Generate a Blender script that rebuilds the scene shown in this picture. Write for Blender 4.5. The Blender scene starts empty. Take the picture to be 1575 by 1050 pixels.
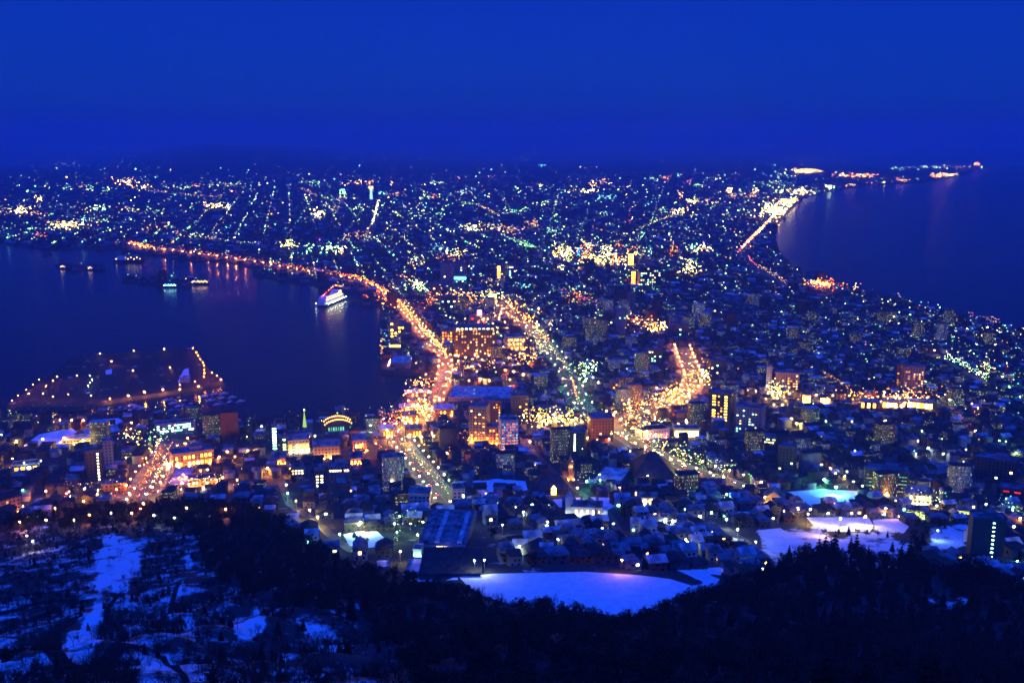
import bpy, math, random
import numpy as np
from mathutils import Vector, Matrix

rnd = random.Random(7)
rng = np.random.default_rng(11)
R = math.radians
S = bpy.context.scene
COL = S.collection

# ------------------------------------------------------------------ camera
F, CX, CY = 1600.0, 787.5, 525.0          # focal length and centre in photograph pixels
CAMZ, PITCH = 334.0, R(11.07)
cam = bpy.data.cameras.new('camera')
cam.sensor_width = 36.0
cam.lens = 36.0 * F / 1575.0
cam.clip_start, cam.clip_end = 1.0, 80000.0
camo = bpy.data.objects.new('camera', cam)
COL.objects.link(camo)
camo.location = (0, 0, CAMZ)
camo.rotation_euler = (R(90) - PITCH, 0, 0)
S.camera = camo

# ------------------------------------------------------------------ world, light, exposure
S.render.engine = 'CYCLES'
S.view_settings.view_transform = 'Standard'
S.view_settings.look = 'None'
S.view_settings.exposure = 0.0
S.view_settings.gamma = 1.0
S.cycles.use_denoising = True
S.cycles.filter_width = 1.6
S.cycles.max_bounces = 5
S.cycles.diffuse_bounces = 2
S.cycles.glossy_bounces = 2
S.cycles.volume_bounces = 0
S.cycles.sample_clamp_indirect = 3.0
S.cycles.use_light_tree = True
W = bpy.data.worlds.new('World')
S.world = W
W.use_nodes = True
nt = W.node_tree
nt.nodes.clear()
wo = nt.nodes.new('ShaderNodeOutputWorld')
bg = nt.nodes.new('ShaderNodeBackground')
sky = nt.nodes.new('ShaderNodeTexSky')
sky.sky_type = 'NISHITA'
sky.sun_disc = False
SUN_EL, SUN_ROT = R(68.0), R(180)          # the last light comes from above and behind the viewer
sky.sun_elevation = SUN_EL
sky.sun_rotation = SUN_ROT
sky.ozone_density = 6.0
mul = nt.nodes.new('ShaderNodeMix')
mul.data_type = 'RGBA'
mul.blend_type = 'MULTIPLY'
mul.inputs[0].default_value = 1.0
mul.inputs[7].default_value = (0.006, 0.105, 1.0, 1)   # tungsten white balance of the photograph
nt.links.new(sky.outputs[0], mul.inputs[6])
nt.links.new(mul.outputs[2], bg.inputs[0])
bg.inputs[1].default_value = 0.079
nt.links.new(bg.outputs[0], wo.inputs[0])

sun = bpy.data.lights.new('dusk_light', 'SUN')   # the wide afterglow of the western sky
sun.energy = 3.5
sun.angle = R(50)
sun.color = (0.008, 0.075, 1.0)
suno = bpy.data.objects.new('dusk_light', sun)
COL.objects.link(suno)
suno.rotation_euler = (R(90) - SUN_EL, 0, 0)
suno.location = (0, -400, 900)

# ------------------------------------------------------------------ geometry of the place
_c, _s = math.cos(PITCH), math.sin(PITCH)

def rays(px, py):
    px, py = np.asarray(px, float), np.asarray(py, float)
    a, b = (px - CX) / F, (CY - py) / F
    d = np.stack([a, _c + b * _s, -_s + b * _c], -1)
    return d

def proj(x, y, z):
    x, y, z = np.asarray(x, float), np.asarray(y, float), np.asarray(z, float) - CAMZ
    f = np.maximum(y * _c - z * _s, 1e-3)
    return CX + F * x / f, CY - F * (y * _s + z * _c) / f

def flat(px, py, z=0.0):
    d = rays(px, py)
    t = (CAMZ - z) / np.maximum(-d[..., 2], 1e-6)
    return d[..., 0] * t, d[..., 1] * t

def inpoly(px, py, poly):
    px, py = np.asarray(px, float), np.asarray(py, float)
    r = np.zeros(px.shape, bool)
    n = len(poly)
    for i in range(n):
        x0, y0 = poly[i]
        x1, y1 = poly[(i + 1) % n]
        if y0 == y1:
            continue
        c = ((y0 > py) != (y1 > py)) & (px < (x1 - x0) * (py - y0) / (y1 - y0) + x0)
        r ^= c
    return r

def segdist(px, py, pts, closed=False):
    px, py = np.asarray(px, float), np.asarray(py, float)
    best = np.full(px.shape, 1e18)
    n = len(pts)
    for i in range(n if closed else n - 1):
        x0, y0 = pts[i]
        x1, y1 = pts[(i + 1) % n]
        dx, dy = x1 - x0, y1 - y0
        L = dx * dx + dy * dy + 1e-9
        t = np.clip(((px - x0) * dx + (py - y0) * dy) / L, 0, 1)
        best = np.minimum(best, (px - x0 - t * dx) ** 2 + (py - y0 - t * dy) ** 2)
    return np.sqrt(best)

def ground_poly(pix, z=0.0):
    p = np.array(pix, float)
    x, y = flat(p[:, 0], p[:, 1], z)
    return list(zip(x.tolist(), y.tolist()))

# shorelines, read off the photograph and laid out on sea level
SHORE_PX = [(-900, 1700), (-900, 646), (-300, 640), (20, 640), (60, 640), (95, 645), (120, 650), (140, 640), (186, 632), (198, 640), (205, 645),
            (250, 640), (300, 643), (330, 648), (370, 650), (400, 655), (420, 650), (470, 645), (500, 636), (540, 640),
            (560, 645), (590, 640), (605, 625), (612, 618), (628, 600), (660, 598), (682, 589), (690, 580), (676, 575),
            (660, 585), (640, 578), (600, 577), (579, 574), (579, 566), (583, 560), (582, 530), (583, 500), (586, 472),
            (560, 471), (534, 468), (534, 464), (560, 462), (580, 458), (560, 450), (540, 452), (510, 446), (480, 440),
            (440, 433), (400, 428), (388, 424), (392, 414), (345, 403), (302, 403), (270, 398), (235, 394), (205, 390),
            (185, 384), (165, 386), (130, 382), (95, 384), (60, 382), (25, 380), (0, 373), (-250, 366), (-700, 362), (-1500, 360),
            (-1500, 222), (1750, 222), (1700, 254), (1600, 255), (1505, 260), (1480, 272), (1420, 282), (1330, 287), (1270, 297),
            (1235, 307), (1215, 325), (1197, 345), (1192, 360), (1200, 390), (1215, 405), (1235, 420), (1275, 433),
            (1330, 447), (1400, 468), (1450, 483), (1500, 495), (1540, 503), (1575, 511), (1700, 545), (1900, 600), (2400, 700), (2600, 1700)]
ISLAND_PX = [(8, 626), (60, 592), (98, 560), (110, 552), (150, 545), (250, 541), (296, 535), (306, 545), (322, 570), (341, 583),
             (344, 589), (322, 597), (270, 606), (180, 619), (140, 628), (118, 632), (20, 632)]
PIERS_PX = [[(84, 407), (125, 411), (162, 411), (163, 416), (125, 417), (84, 412)],
            [(66, 390), (80, 388), (82, 394), (66, 396)],
            [(176, 400), (222, 393), (223, 400), (178, 406)],
            [(188, 428), (240, 430), (318, 432), (322, 437), (262, 443), (230, 437), (187, 435)]]
SHORE = ground_poly(SHORE_PX)
ISLAND = ground_poly(ISLAND_PX)
PIERS = [ground_poly(p) for p in PIERS_PX]

_PR = np.array([0, 30, 80, 150, 250, 350, 450, 550, 620, 750, 900, 1050, 1150, 1300, 1600, 9000, 60000], float)
_PZ = np.array([318, 312, 285, 245, 195, 152, 113, 86, 74, 49, 25, 11, 5.5, 4, 3, 3, 3], float)
_RX = np.array([-1500, -300, 0, 60, 130, 180, 260, 330, 420, 500, 560, 620, 700, 900, 1150, 1350, 1700, 2600], float)
_RE = np.array([252, 247, 248, 249, 246, 240, 230, 222, 223, 229, 236, 237, 243, 243, 240, 246, 252, 252], float)   # skyline rows
FIELD_Z = 82.0
FIELD_PX = [(706, 887), (760, 882), (900, 879), (980, 884), (1030, 890), (1060, 899), (1072, 908), (1055, 926), (1010, 944), (960, 966), (915, 964), (830, 942), (730, 912)]
FIELD = ground_poly(FIELD_PX, FIELD_Z)

def sstep(a, b, x):
    t = np.clip((x - a) / (b - a), 0, 1)
    return t * t * (3 - 2 * t)

def shore_dist(x, y):
    """metres inland (positive) or out to sea (negative)"""
    d = segdist(x, y, SHORE, True)
    s = np.where(inpoly(x, y, SHORE), d, -d)
    di = segdist(x, y, ISLAND, True)
    s = np.maximum(s, np.where(inpoly(x, y, ISLAND), di, -di))
    for p in PIERS:
        di = segdist(x, y, p, True)
        s = np.maximum(s, np.where(inpoly(x, y, p), di, -di))
    return s

def hills(x, y, r):
    px = CX + F * x / np.maximum(y, 1.0) * 1.0
    row = np.interp(px, _RX, _RE)
    ridge = CAMZ + (212 - row) / F * 15500.0
    rough = 1 + 0.10 * np.sin(x / 610 + y / 900) + 0.07 * np.sin(x / 270 - y / 410)
    return np.maximum(ridge * rough, 0) * sstep(8800, 15500, r) * (1 - 0.75 * sstep(16000, 22000, r))

def height(x, y, sd=None):
    x, y = np.asarray(x, float), np.asarray(y, float)
    r = np.hypot(x, y)
    h = np.interp(r, _PR, _PZ)
    bump = (4.5 * np.sin(x / 31 + 1.3) * np.sin(y / 43) + 2.6 * np.sin(x / 14 - y / 19) + 1.2 * np.sin(x / 7 + y / 5.3))
    spur = 9 * np.exp(-((x + 150) / 95) ** 2) - 7 * np.exp(-((x + 40) / 60) ** 2)
    h = h + (bump + spur) * np.clip((640 - r) / 160, 0, 1) * np.clip((r - 60) / 60, 0, 1)
    fd = segdist(x, y, FIELD, True)
    w = np.where(inpoly(x, y, FIELD), 1.0, np.clip(1 - fd / 26, 0, 1))
    w = w * w * (3 - 2 * w)
    h = h * (1 - w) + FIELD_Z * w
    h = h + hills(x, y, r)
    if sd is None:
        far = r > 1050
        sd = np.full(r.shape, 99.0)
        if far.any():
            sd[far] = shore_dist(x[far], y[far])
    slope = np.clip(0.35 + 0.0 * r, 0.35, 1)
    q = np.clip((sd + 4) / 5.0, 0, 1)
    return h * q + (-5.0) * (1 - q)

def ground(px, py):
    """world point of the ground seen at a photograph pixel"""
    px, py = np.atleast_1d(np.asarray(px, float)), np.atleast_1d(np.asarray(py, float))
    d = rays(px, py)
    lo = np.full(px.shape, 150.0)
    ts = np.geomspace(150, 30000, 420)
    hit = np.full(px.shape, 30000.0)
    done = np.zeros(px.shape, bool)
    prev = np.full(px.shape, 150.0)
    for t in ts:
        p = d * t
        below = (CAMZ + p[:, 2] < np.maximum(np.interp(np.hypot(p[:, 0], p[:, 1]), _PR, _PZ), 0)) & ~done
        hit[below] = t
        done |= below
    for _ in range(12):                    # fixed point on the true height
        p = d * hit[:, None]
        h = np.maximum(height(p[:, 0], p[:, 1]), 0.0)
        t2 = (CAMZ - h) / np.maximum(-d[:, 2], 1e-4)
        hit = 0.5 * hit + 0.5 * t2
    p = d * hit[:, None]
    return p[:, 0], p[:, 1], np.maximum(height(p[:, 0], p[:, 1]), 0.0)

def G(px, py):
    x, y, z = ground([px], [py])
    return float(x[0]), float(y[0]), float(z[0])

# ------------------------------------------------------------------ materials
MATS = {}

def new_mat(name):
    m = bpy.data.materials.new(name)
    m.use_nodes = True
    return m, m.node_tree, m.node_tree.nodes['Principled BSDF']

def noise_mat(name, c0, c1, scale=0.3, rough=0.85, detail=4, coord='Object', spec=0.2, bump=0.0):
    if name in MATS:
        return MATS[name]
    m, t, b = new_mat(name)
    tc = t.nodes.new('ShaderNodeTexCoord')
    n = t.nodes.new('ShaderNodeTexNoise')
    n.inputs['Scale'].default_value = scale
    n.inputs['Detail'].default_value = detail
    cr = t.nodes.new('ShaderNodeValToRGB')
    cr.color_ramp.elements[0].position = 0.35
    cr.color_ramp.elements[1].position = 0.65
    cr.color_ramp.elements[0].color = (*c0, 1)
    cr.color_ramp.elements[1].color = (*c1, 1)
    t.links.new(tc.outputs[coord], n.inputs['Vector'])
    t.links.new(n.outputs['Fac'], cr.inputs[0])
    t.links.new(cr.outputs[0], b.inputs['Base Color'])
    b.inputs['Roughness'].default_value = rough
    b.inputs['Specular IOR Level'].default_value = spec
    if bump:
        bp = t.nodes.new('ShaderNodeBump')
        bp.inputs['Strength'].default_value = bump
        t.links.new(n.outputs['Fac'], bp.inputs['Height'])
        t.links.new(bp.outputs[0], b.inputs['Normal'])
    MATS[name] = m
    return m

EM = {'orange': (1, .31, .02), 'deep': (1, .21, .008), 'amber': (1, .48, .05), 'yellow': (1, .70, .10), 'cream': (1, .74, .28), 'white': (.86, 1, .80),
      'cool': (.45, .90, 1), 'green': (.16, 1, .30), 'lime': (.62, 1, .22), 'cyan': (.08, .80, 1), 'blue': (.08, .25, 1),
      'red': (1, .03, .02), 'pink': (1, .22, .18), 'peach': (1, .40, .08), 'mint': (.28, 1, .60)}

def emit(color, strength, sample=True):
    k = f'glow {color} {strength:g} {int(sample)}'
    if k in MATS:
        return MATS[k]
    m = bpy.data.materials.new(k)
    m.use_nodes = True
    t = m.node_tree
    t.nodes.clear()
    o = t.nodes.new('ShaderNodeOutputMaterial')
    e = t.nodes.new('ShaderNodeEmission')
    e.inputs[0].default_value = (*EM[color], 1)
    e.inputs[1].default_value = strength
    t.links.new(e.outputs[0], o.inputs[0])
    m.cycles.emission_sampling = 'FRONT' if sample else 'NONE'
    MATS[k] = m
    return m

# ------------------------------------------------------------------ mesh helpers
def tag(o, label=None, cat=None, group=None, kind=None):
    if label: o['label'] = label
    if cat: o['category'] = cat
    if group: o['group'] = group
    if kind: o['kind'] = kind
    return o

def link(name, mesh, parent=None, loc=(0, 0, 0), rz=0.0, scale=(1, 1, 1)):
    o = bpy.data.objects.new(name, mesh)
    COL.objects.link(o)
    o.location = loc
    o.rotation_euler = (0, 0, rz)
    o.scale = scale
    if parent: o.parent = parent
    return o

def empty(name, loc=(0, 0, 0), rz=0.0):
    return link(name, None, None, loc, rz)

class MB:
    """collects faces, builds one mesh"""
    def __init__(self): self.v, self.f, self.m = [], [], []
    def add(self, vs, fs, mi=0):
        n = len(self.v)
        self.v += [tuple(p) for p in vs]
        self.f += [tuple(i + n for i in q) for q in fs]
        self.m += [mi] * len(fs)
        return self
    def box(self, c, s, rz=0.0, mi=0, top=None, taper=(1, 1)):
        """c = centre of the base"""
        ca, sa = math.cos(rz), math.sin(rz)
        vs = []
        for z, k in ((0, (1, 1)), (s[2], taper)):
            for ux, uy in ((-.5, -.5), (.5, -.5), (.5, .5), (-.5, .5)):
                X, Y = ux * s[0] * k[0], uy * s[1] * k[1]
                vs.append((c[0] + X * ca - Y * sa, c[1] + X * sa + Y * ca, c[2] + z))
        self.add(vs, [(0, 1, 5, 4), (1, 2, 6, 5), (2, 3, 7, 6), (3, 0, 4, 7), (3, 2, 1, 0)], mi)
        self.add(vs[4:], [(0, 1, 2, 3)], mi if top is None else top)
        return self
    def gable(self, c, s, rise, mi=0, over=0.4, end=None, th=0.35):
        """ridge along x, solid prism with eaves"""
        x, y = s[0] / 2 + over, s[1] / 2 + over
        z0 = c[2]
        vs = [(c[0] + a, c[1] + b, z) for a in (-x, x) for b, z in ((-y, z0), (y, z0), (y, z0 + th), (0, z0 + rise + th), (-y, z0 + th))]
        self.add(vs, [(4, 3, 8, 9), (3, 2, 7, 8)], mi)
        self.add(vs, [(0, 4, 9, 5), (2, 1, 6, 7), (1, 0, 5, 6)], mi if end is None else end)
        self.add(vs, [(0, 1, 2, 3, 4), (9, 8, 7, 6, 5)], mi if end is None else end)
        return self
    def hip(self, c, s, rise, inset, mi=0, over=0.6, th=0.35):
        x, y = s[0] / 2 + over, s[1] / 2 + over
        z = c[2]
        vs = [(c[0] + a * x, c[1] + b * y, z + h) for h in (0, th) for a, b in ((-1, -1), (1, -1), (1, 1), (-1, 1))]
        vs += [(c[0] - x + inset, c[1], z + rise + th), (c[0] + x - inset, c[1], z + rise + th)]
        self.add(vs, [(0, 1, 5, 4), (1, 2, 6, 5), (2, 3, 7, 6), (3, 0, 4, 7), (3, 2, 1, 0), (4, 5, 9, 8), (5, 6, 9), (6, 7, 8, 9), (7, 4, 8)], mi)
        return self
    def cone(self, c, r0, r1, h, n=8, mi=0, cap=True, ph=0.0):
        vs = []
        for z, r in ((0, r0), (h, r1)):
            for k in range(n):
                a = 2 * math.pi * k / n + ph
                vs.append((c[0] + r * math.cos(a), c[1] + r * math.sin(a), c[2] + z))
        self.add(vs, [(k, (k + 1) % n, n + (k + 1) % n, n + k) for k in range(n)], mi)
        if cap:
            self.add(vs, [tuple(range(n, 2 * n)), tuple(reversed(range(n)))], mi)
        return self
    def tube(self, a, b, r0, r1, n=5, mi=0):
        a, b = Vector(a), Vector(b)
        d = (b - a).normalized()
        u = d.orthogonal().normalized()
        w = d.cross(u)
        vs = []
        for p, r in ((a, r0), (b, r1)):
            for k in range(n):
                t = 2 * math.pi * k / n
                vs.append(tuple(p + (u * math.cos(t) + w * math.sin(t)) * r))
        self.add(vs, [(k, (k + 1) % n, n + (k + 1) % n, n + k) for k in range(n)] + [tuple(range(n, 2 * n))], mi)
        return self
    def mesh(self, name, mats):
        m = bpy.data.meshes.new(name)
        m.from_pydata(self.v, [], self.f)
        for q in mats: m.materials.append(q)
        if len(mats) > 1:
            m.polygons.foreach_set('material_index', self.m)
        m.update()
        return m
    def build(self, name, mats, parent=None, loc=(0, 0, 0), rz=0.0):
        return link(name, self.mesh(name, mats if isinstance(mats, (list, tuple)) else [mats]), parent, loc, rz)

def np_mesh(name, verts, faces, mats, mi=None, smooth=False):
    """fast mesh: verts (n,3), faces (m,k) of one size"""
    me = bpy.data.meshes.new(name)
    k = faces.shape[1]
    me.vertices.add(len(verts))
    me.vertices.foreach_set('co', np.ascontiguousarray(verts, np.float32).ravel())
    me.loops.add(faces.size)
    me.loops.foreach_set('vertex_index', np.ascontiguousarray(faces, np.int32).ravel())
    me.polygons.add(len(faces))
    me.polygons.foreach_set('loop_start', np.arange(len(faces), dtype=np.int32) * k)
    for q in mats: me.materials.append(q)
    if mi is not None:
        me.polygons.foreach_set('material_index', np.ascontiguousarray(mi, np.int32))
    if smooth:
        me.polygons.foreach_set('use_smooth', np.ones(len(faces), bool))
    me.update(calc_edges=True)
    return me

# ------------------------------------------------------------------ terrain: one sheet from the summit to beyond the skyline
FOREST_PX = [(-400, 800), (0, 806), (60, 795), (120, 785), (200, 778), (300, 776), (390, 785), (430, 800), (470, 830), (520, 862), (575, 882), (640, 897),
             (705, 912), (760, 925), (830, 935), (900, 950), (945, 962), (1000, 955), (1060, 925), (1110, 905), (1165, 888), (1190, 868),
             (1230, 850), (1290, 858), (1340, 862), (1400, 862), (1450, 884), (1500, 880), (1575, 905), (2000, 950), (2000, 1800), (-400, 1800)]
CLEAR_PX = [[(160, 832), (200, 820), (226, 838), (222, 858), (212, 885), (190, 912), (152, 918), (138, 900), (150, 870)],
            [(138, 918), (165, 918), (158, 960), (148, 995), (120, 1030), (92, 1015), (98, 972), (128, 950)],
            [(-20, 975), (25, 985), (22, 1000), (-20, 1000)], [(-20, 1018), (40, 1016), (58, 1030), (40, 1048), (-20, 1050)],
            [(288, 832), (303, 830), (300, 870), (286, 905), (262, 950), (250, 945), (275, 890)],
            [(355, 955), (400, 945), (410, 975), (360, 980)], [(215, 1018), (260, 1010), (300, 1035), (330, 1070), (215, 1070)],
            [(472, 966), (500, 968), (505, 985), (478, 985)],
            [(1410, 912), (1440, 918), (1500, 930), (1500, 938), (1440, 930), (1410, 922)],
            [(1418, 862), (1440, 860), (1470, 875), (1462, 886), (1440, 878)]]
SNOW_PX = CLEAR_PX + [[(-100, 820), (230, 812), (420, 900), (420, 1080), (-100, 1080)],
           [(1165, 812), (1200, 812), (1400, 826), (1410, 850), (1380, 880), (1200, 870), (1160, 850)],
           [(1425, 812), (1492, 812), (1492, 842), (1440, 845)], [(1200, 845), (1160, 875), (1100, 940), (1060, 905), (1130, 880)]]

def build_terrain():
    ys = np.concatenate([np.arange(2400, 1500, -40), np.arange(1500, 1160, -6), np.arange(1160, 217, -1.6), np.array([216, 214.8, 214, 213.4])])
    rr = 330.0 / np.tan(PITCH - np.arctan((CY - ys) / F))
    rr = np.concatenate([[0.5, 12, 25, 45, 70, 100, 135, 175], rr[rr > 185]])
    xs = np.concatenate([np.arange(-2300, -60, 40), np.arange(-60, 1636, 2.8), np.arange(1640, 3900, 40)])
    az = np.arctan((xs - CX) / F)
    Rr, A = np.meshgrid(rr, az, indexing='ij')
    X, Y = Rr * np.sin(A), Rr * np.cos(A)
    Z = height(X, Y)
    n0, n1 = X.shape
    v = np.stack([X, Y, Z], -1).reshape(-1, 3)
    i = np.arange(n0 * n1).reshape(n0, n1)
    f = np.stack([i[:-1, :-1], i[:-1, 1:], i[1:, 1:], i[1:, :-1]], -1).reshape(-1, 4)
    px, py = proj(X.ravel(), Y.ravel(), Z.ravel())
    near = Rr.ravel() < 2500
    snow = np.zeros(len(v))
    pn, qn = px[near], py[near]
    wob = 16 * np.sin(pn / 17 + qn / 23) + 10 * np.sin(pn / 7.3 - qn / 9.1)
    sn = .42 * sstep(430, 330, pn + .25 * (qn - 900) * -1 + wob) * sstep(800, 830, qn + wob * .4)
    sn = np.maximum(sn, .36 * sstep(640, 500, pn + wob) * sstep(900, 960, qn + wob * .4))
    for p in SNOW_PX:
        if p[0][0] == -100: continue
        d = np.where(inpoly(pn, qn, p), 1, -1) * segdist(pn, qn, p, True) + wob * .35
        sn = np.maximum(sn, sstep(-6, 6, d))
    snow[near] = sn
    snow[inpoly(v[:, 0], v[:, 1], FIELD)] = 0.0
    rf = Rr.ravel()
    snow = np.maximum(snow, 0.42 * sstep(8500, 15000, rf))  # distant snow cover also paints in haze, so hills fade into the sky
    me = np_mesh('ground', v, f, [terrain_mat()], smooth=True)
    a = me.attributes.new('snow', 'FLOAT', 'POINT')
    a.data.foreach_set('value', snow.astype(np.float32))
    o = link('ground', me)
    tag(o, kind='structure')
    return o

def terrain_mat():
    m, t, b = new_mat('winter ground')
    tc = t.nodes.new('ShaderNodeTexCoord')
    at = t.nodes.new('ShaderNodeAttribute')
    at.attribute_name = 'snow'
    n1 = t.nodes.new('ShaderNodeTexNoise')
    n1.inputs['Scale'].default_value = 0.055
    n1.inputs['Detail'].default_value = 6
    n1.inputs['Roughness'].default_value = 0.65
    n2 = t.nodes.new('ShaderNodeTexNoise')
    n2.inputs['Scale'].default_value = 0.5
    n2.inputs['Detail'].default_value = 3
    for n in (n1, n2): t.links.new(tc.outputs['Object'], n.inputs['Vector'])
    # patchy snow: threshold of the noise moves with the amount of snow
    ma = t.nodes.new('ShaderNodeMath'); ma.operation = 'MULTIPLY_ADD'
    ma.inputs[1].default_value = 0.28
    t.links.new(at.outputs['Fac'], ma.inputs[0])
    t.links.new(n1.outputs['Fac'], ma.inputs[2])
    mr = t.nodes.new('ShaderNodeMapRange')
    mr.inputs['From Min'].default_value = 0.62
    mr.inputs['From Max'].default_value = 0.74
    t.links.new(ma.outputs[0], mr.inputs['Value'])
    cr = t.nodes.new('ShaderNodeValToRGB')
    cr.color_ramp.elements[0].color = (.022, .022, .025, 1)
    cr.color_ramp.elements[1].color = (.075, .072, .07, 1)
    t.links.new(n2.outputs['Fac'], cr.inputs[0])
    cs = t.nodes.new('ShaderNodeValToRGB')
    cs.color_ramp.elements[0].color = (.62, .64, .66, 1)
    cs.color_ramp.elements[1].color = (.86, .87, .88, 1)
    t.links.new(n2.outputs['Fac'], cs.inputs[0])
    mx = t.nodes.new('ShaderNodeMix'); mx.data_type = 'RGBA'
    t.links.new(mr.outputs[0], mx.inputs[0])
    t.links.new(cr.outputs[0], mx.inputs[6])
    t.links.new(cs.outputs[0], mx.inputs[7])
    t.links.new(mx.outputs[2], b.inputs['Base Color'])
    b.inputs['Roughness'].default_value = 0.9
    b.inputs['Specular IOR Level'].default_value = 0.1
    return m

build_terrain()

def water_mat():
    m, t, b = new_mat('sea water')
    tc = t.nodes.new('ShaderNodeTexCoord')
    n = t.nodes.new('ShaderNodeTexNoise')
    n.inputs['Scale'].default_value = 0.045
    n.inputs['Detail'].default_value = 5
    bp = t.nodes.new('ShaderNodeBump')
    bp.inputs['Strength'].default_value = 0.6
    bp.inputs['Distance'].default_value = 1.2
    t.links.new(tc.outputs['Object'], n.inputs['Vector'])
    t.links.new(n.outputs['Fac'], bp.inputs['Height'])
    t.links.new(bp.outputs[0], b.inputs['Normal'])
    b.inputs['Base Color'].default_value = (.004, .012, .02, 1)
    b.inputs['Roughness'].default_value = 0.22
    b.inputs['IOR'].default_value = 1.33
    b.inputs['Specular IOR Level'].default_value = 0.2
    return m

def build_water():
    nx, ny = 24, 30
    x = np.linspace(-26000, 26000, nx)
    y = np.concatenate([np.linspace(500, 8000, 18), np.linspace(9000, 34000, 12)])
    X, Y = np.meshgrid(x, y)
    v = np.stack([X, Y, 0 * X], -1).reshape(-1, 3)
    i = np.arange(X.size).reshape(X.shape)
    f = np.stack([i[:-1, :-1], i[:-1, 1:], i[1:, 1:], i[1:, :-1]], -1).reshape(-1, 4)
    tag(link('sea', np_mesh('sea', v, f, [water_mat()])), kind='structure')

build_water()

def sheet(name, poly_px, mat, lift=0.25, z=None, kind='structure', step=9.0, label=None):
    """a sheet of ground cover that follows the terrain; outline in photograph pixels"""
    p = np.array(poly_px, float)
    if z is None:
        gx, gy, gz = ground(p[:, 0], p[:, 1])
    else:
        gx, gy = flat(p[:, 0], p[:, 1], z)
    poly = list(zip(gx.tolist(), gy.tolist()))
    import bmesh
    bm = bmesh.new()
    vs = [bm.verts.new((a, b, 0)) for a, b in poly]
    bm.faces.new(vs)
    x0, x1, y0, y1 = gx.min(), gx.max(), gy.min(), gy.max()
    for ax, lo, hi in (((1, 0, 0), x0, x1), ((0, 1, 0), y0, y1)):
        q = lo + step
        while q < hi:
            bmesh.ops.bisect_plane(bm, geom=bm.verts[:] + bm.edges[:] + bm.faces[:], plane_co=Vector(ax) * q, plane_no=ax)
            q += step
    co = np.array([v.co[:] for v in bm.verts])
    h = height(co[:, 0], co[:, 1]) if z is None else np.full(len(co), z)
    for v, k in zip(bm.verts, h): v.co.z = k + lift
    me = bpy.data.meshes.new(name)
    bm.normal_update()
    if sum(f.normal.z for f in bm.faces) < 0:
        bmesh.ops.reverse_faces(bm, faces=bm.faces[:])
    bm.to_mesh(me)
    bm.free()
    me.materials.append(mat)
    o = link(name, me)
    if label: o['label'] = label
    return tag(o, kind=kind)

SNOW = noise_mat('snow', (.70, .72, .74), (.88, .88, .9), 0.25, bump=0.15)
sheet('snow_field', FIELD_PX, SNOW, 0.12, FIELD_Z)

# haze
def build_haze():
    m = bpy.data.materials.new('dusk haze')
    m.use_nodes = True
    t = m.node_tree
    t.nodes.clear()
    o = t.nodes.new('ShaderNodeOutputMaterial')
    v = t.nodes.new('ShaderNodeVolumePrincipled')
    v.inputs['Color'].default_value = (.42, .68, 1.0, 1)
    v.inputs['Density'].default_value = HAZE
    t.links.new(v.outputs[0], o.inputs['Volume'])
    b = MB().box((0, 12000, -7), (56000, 50000, 680))
    tag(b.build('haze', m), kind='stuff')

# ------------------------------------------------------------------ roads
ASPHALT = noise_mat('slushy asphalt', (.03, .03, .03), (.10, .10, .10), 0.15, 0.6, spec=0.3)
DARKROAD = noise_mat('bare mountain asphalt', (.018, .018, .02), (.04, .04, .043), 0.2, 0.95, spec=0.0)
SLUSH = noise_mat('slushy pavement', (.06, .06, .062), (.22, .22, .23), 0.22, 0.8)
PAINT = noise_mat('road paint', (.55, .55, .52), (.8, .8, .78), 0.8, 0.7)
ROADS = {   # outline in photograph pixels, carriageway width in metres
    'harbour road': ([(200, 377), (230, 384), (262, 387), (330, 396), (400, 406), (460, 418), (520, 427), (560, 435), (588, 447), (606, 462), (625, 482),
                      (645, 507), (668, 535), (686, 556), (684, 572), (681, 590), (672, 612), (655, 640), (640, 662), (610, 662)], 15),
    'hill avenue': ([(604, 648), (615, 680), (640, 712), (668, 748), (694, 782)], 19),
    'boulevard': ([(760, 462), (790, 488), (818, 508), (840, 532), (862, 562), (880, 592), (888, 618), (903, 634)], 20),
    'park avenue': ([(903, 634), (935, 652), (960, 672), (985, 688), (1015, 700), (1045, 716), (1080, 728), (1110, 738), (1150, 752)], 17),
    'curving street': ([(1048, 534), (1057, 560), (1067, 582), (1062, 600), (1045, 615), (1015, 628), (980, 640), (945, 650)], 24),
    'port street': ([(214, 778), (222, 755), (240, 725), (262, 698), (272, 676)], 26),
    'tram street': ([(55, 771), (100, 766), (180, 762), (260, 757), (345, 750), (390, 745)], 13),
    'straight lane': ([(1440, 545), (1455, 555), (1485, 573), (1515, 590)], 9),
    'shopping street': ([(1150, 612), (1185, 614), (1240, 618), (1330, 621), (1435, 623)], 14),
    'seaside road': ([(1232, 300), (1212, 313), (1188, 334), (1170, 350), (1158, 364), (1147, 378), (1139, 389), (1150, 401), (1165, 414), (1185, 427), (1212, 442)], 16),
    'north street': ([(583, 310), (578, 330), (572, 350), (564, 372)], 20),
    'upper lane': ([(1060, 800), (1110, 808), (1140, 828), (1175, 858)], 7),
    'church lane': ([(815, 690), (850, 725), (895, 760), (935, 790), (960, 830)], 7),
    'hill lane': ([(432, 740), (445, 775), (490, 806), (520, 834), (545, 850)], 7),
}

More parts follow.
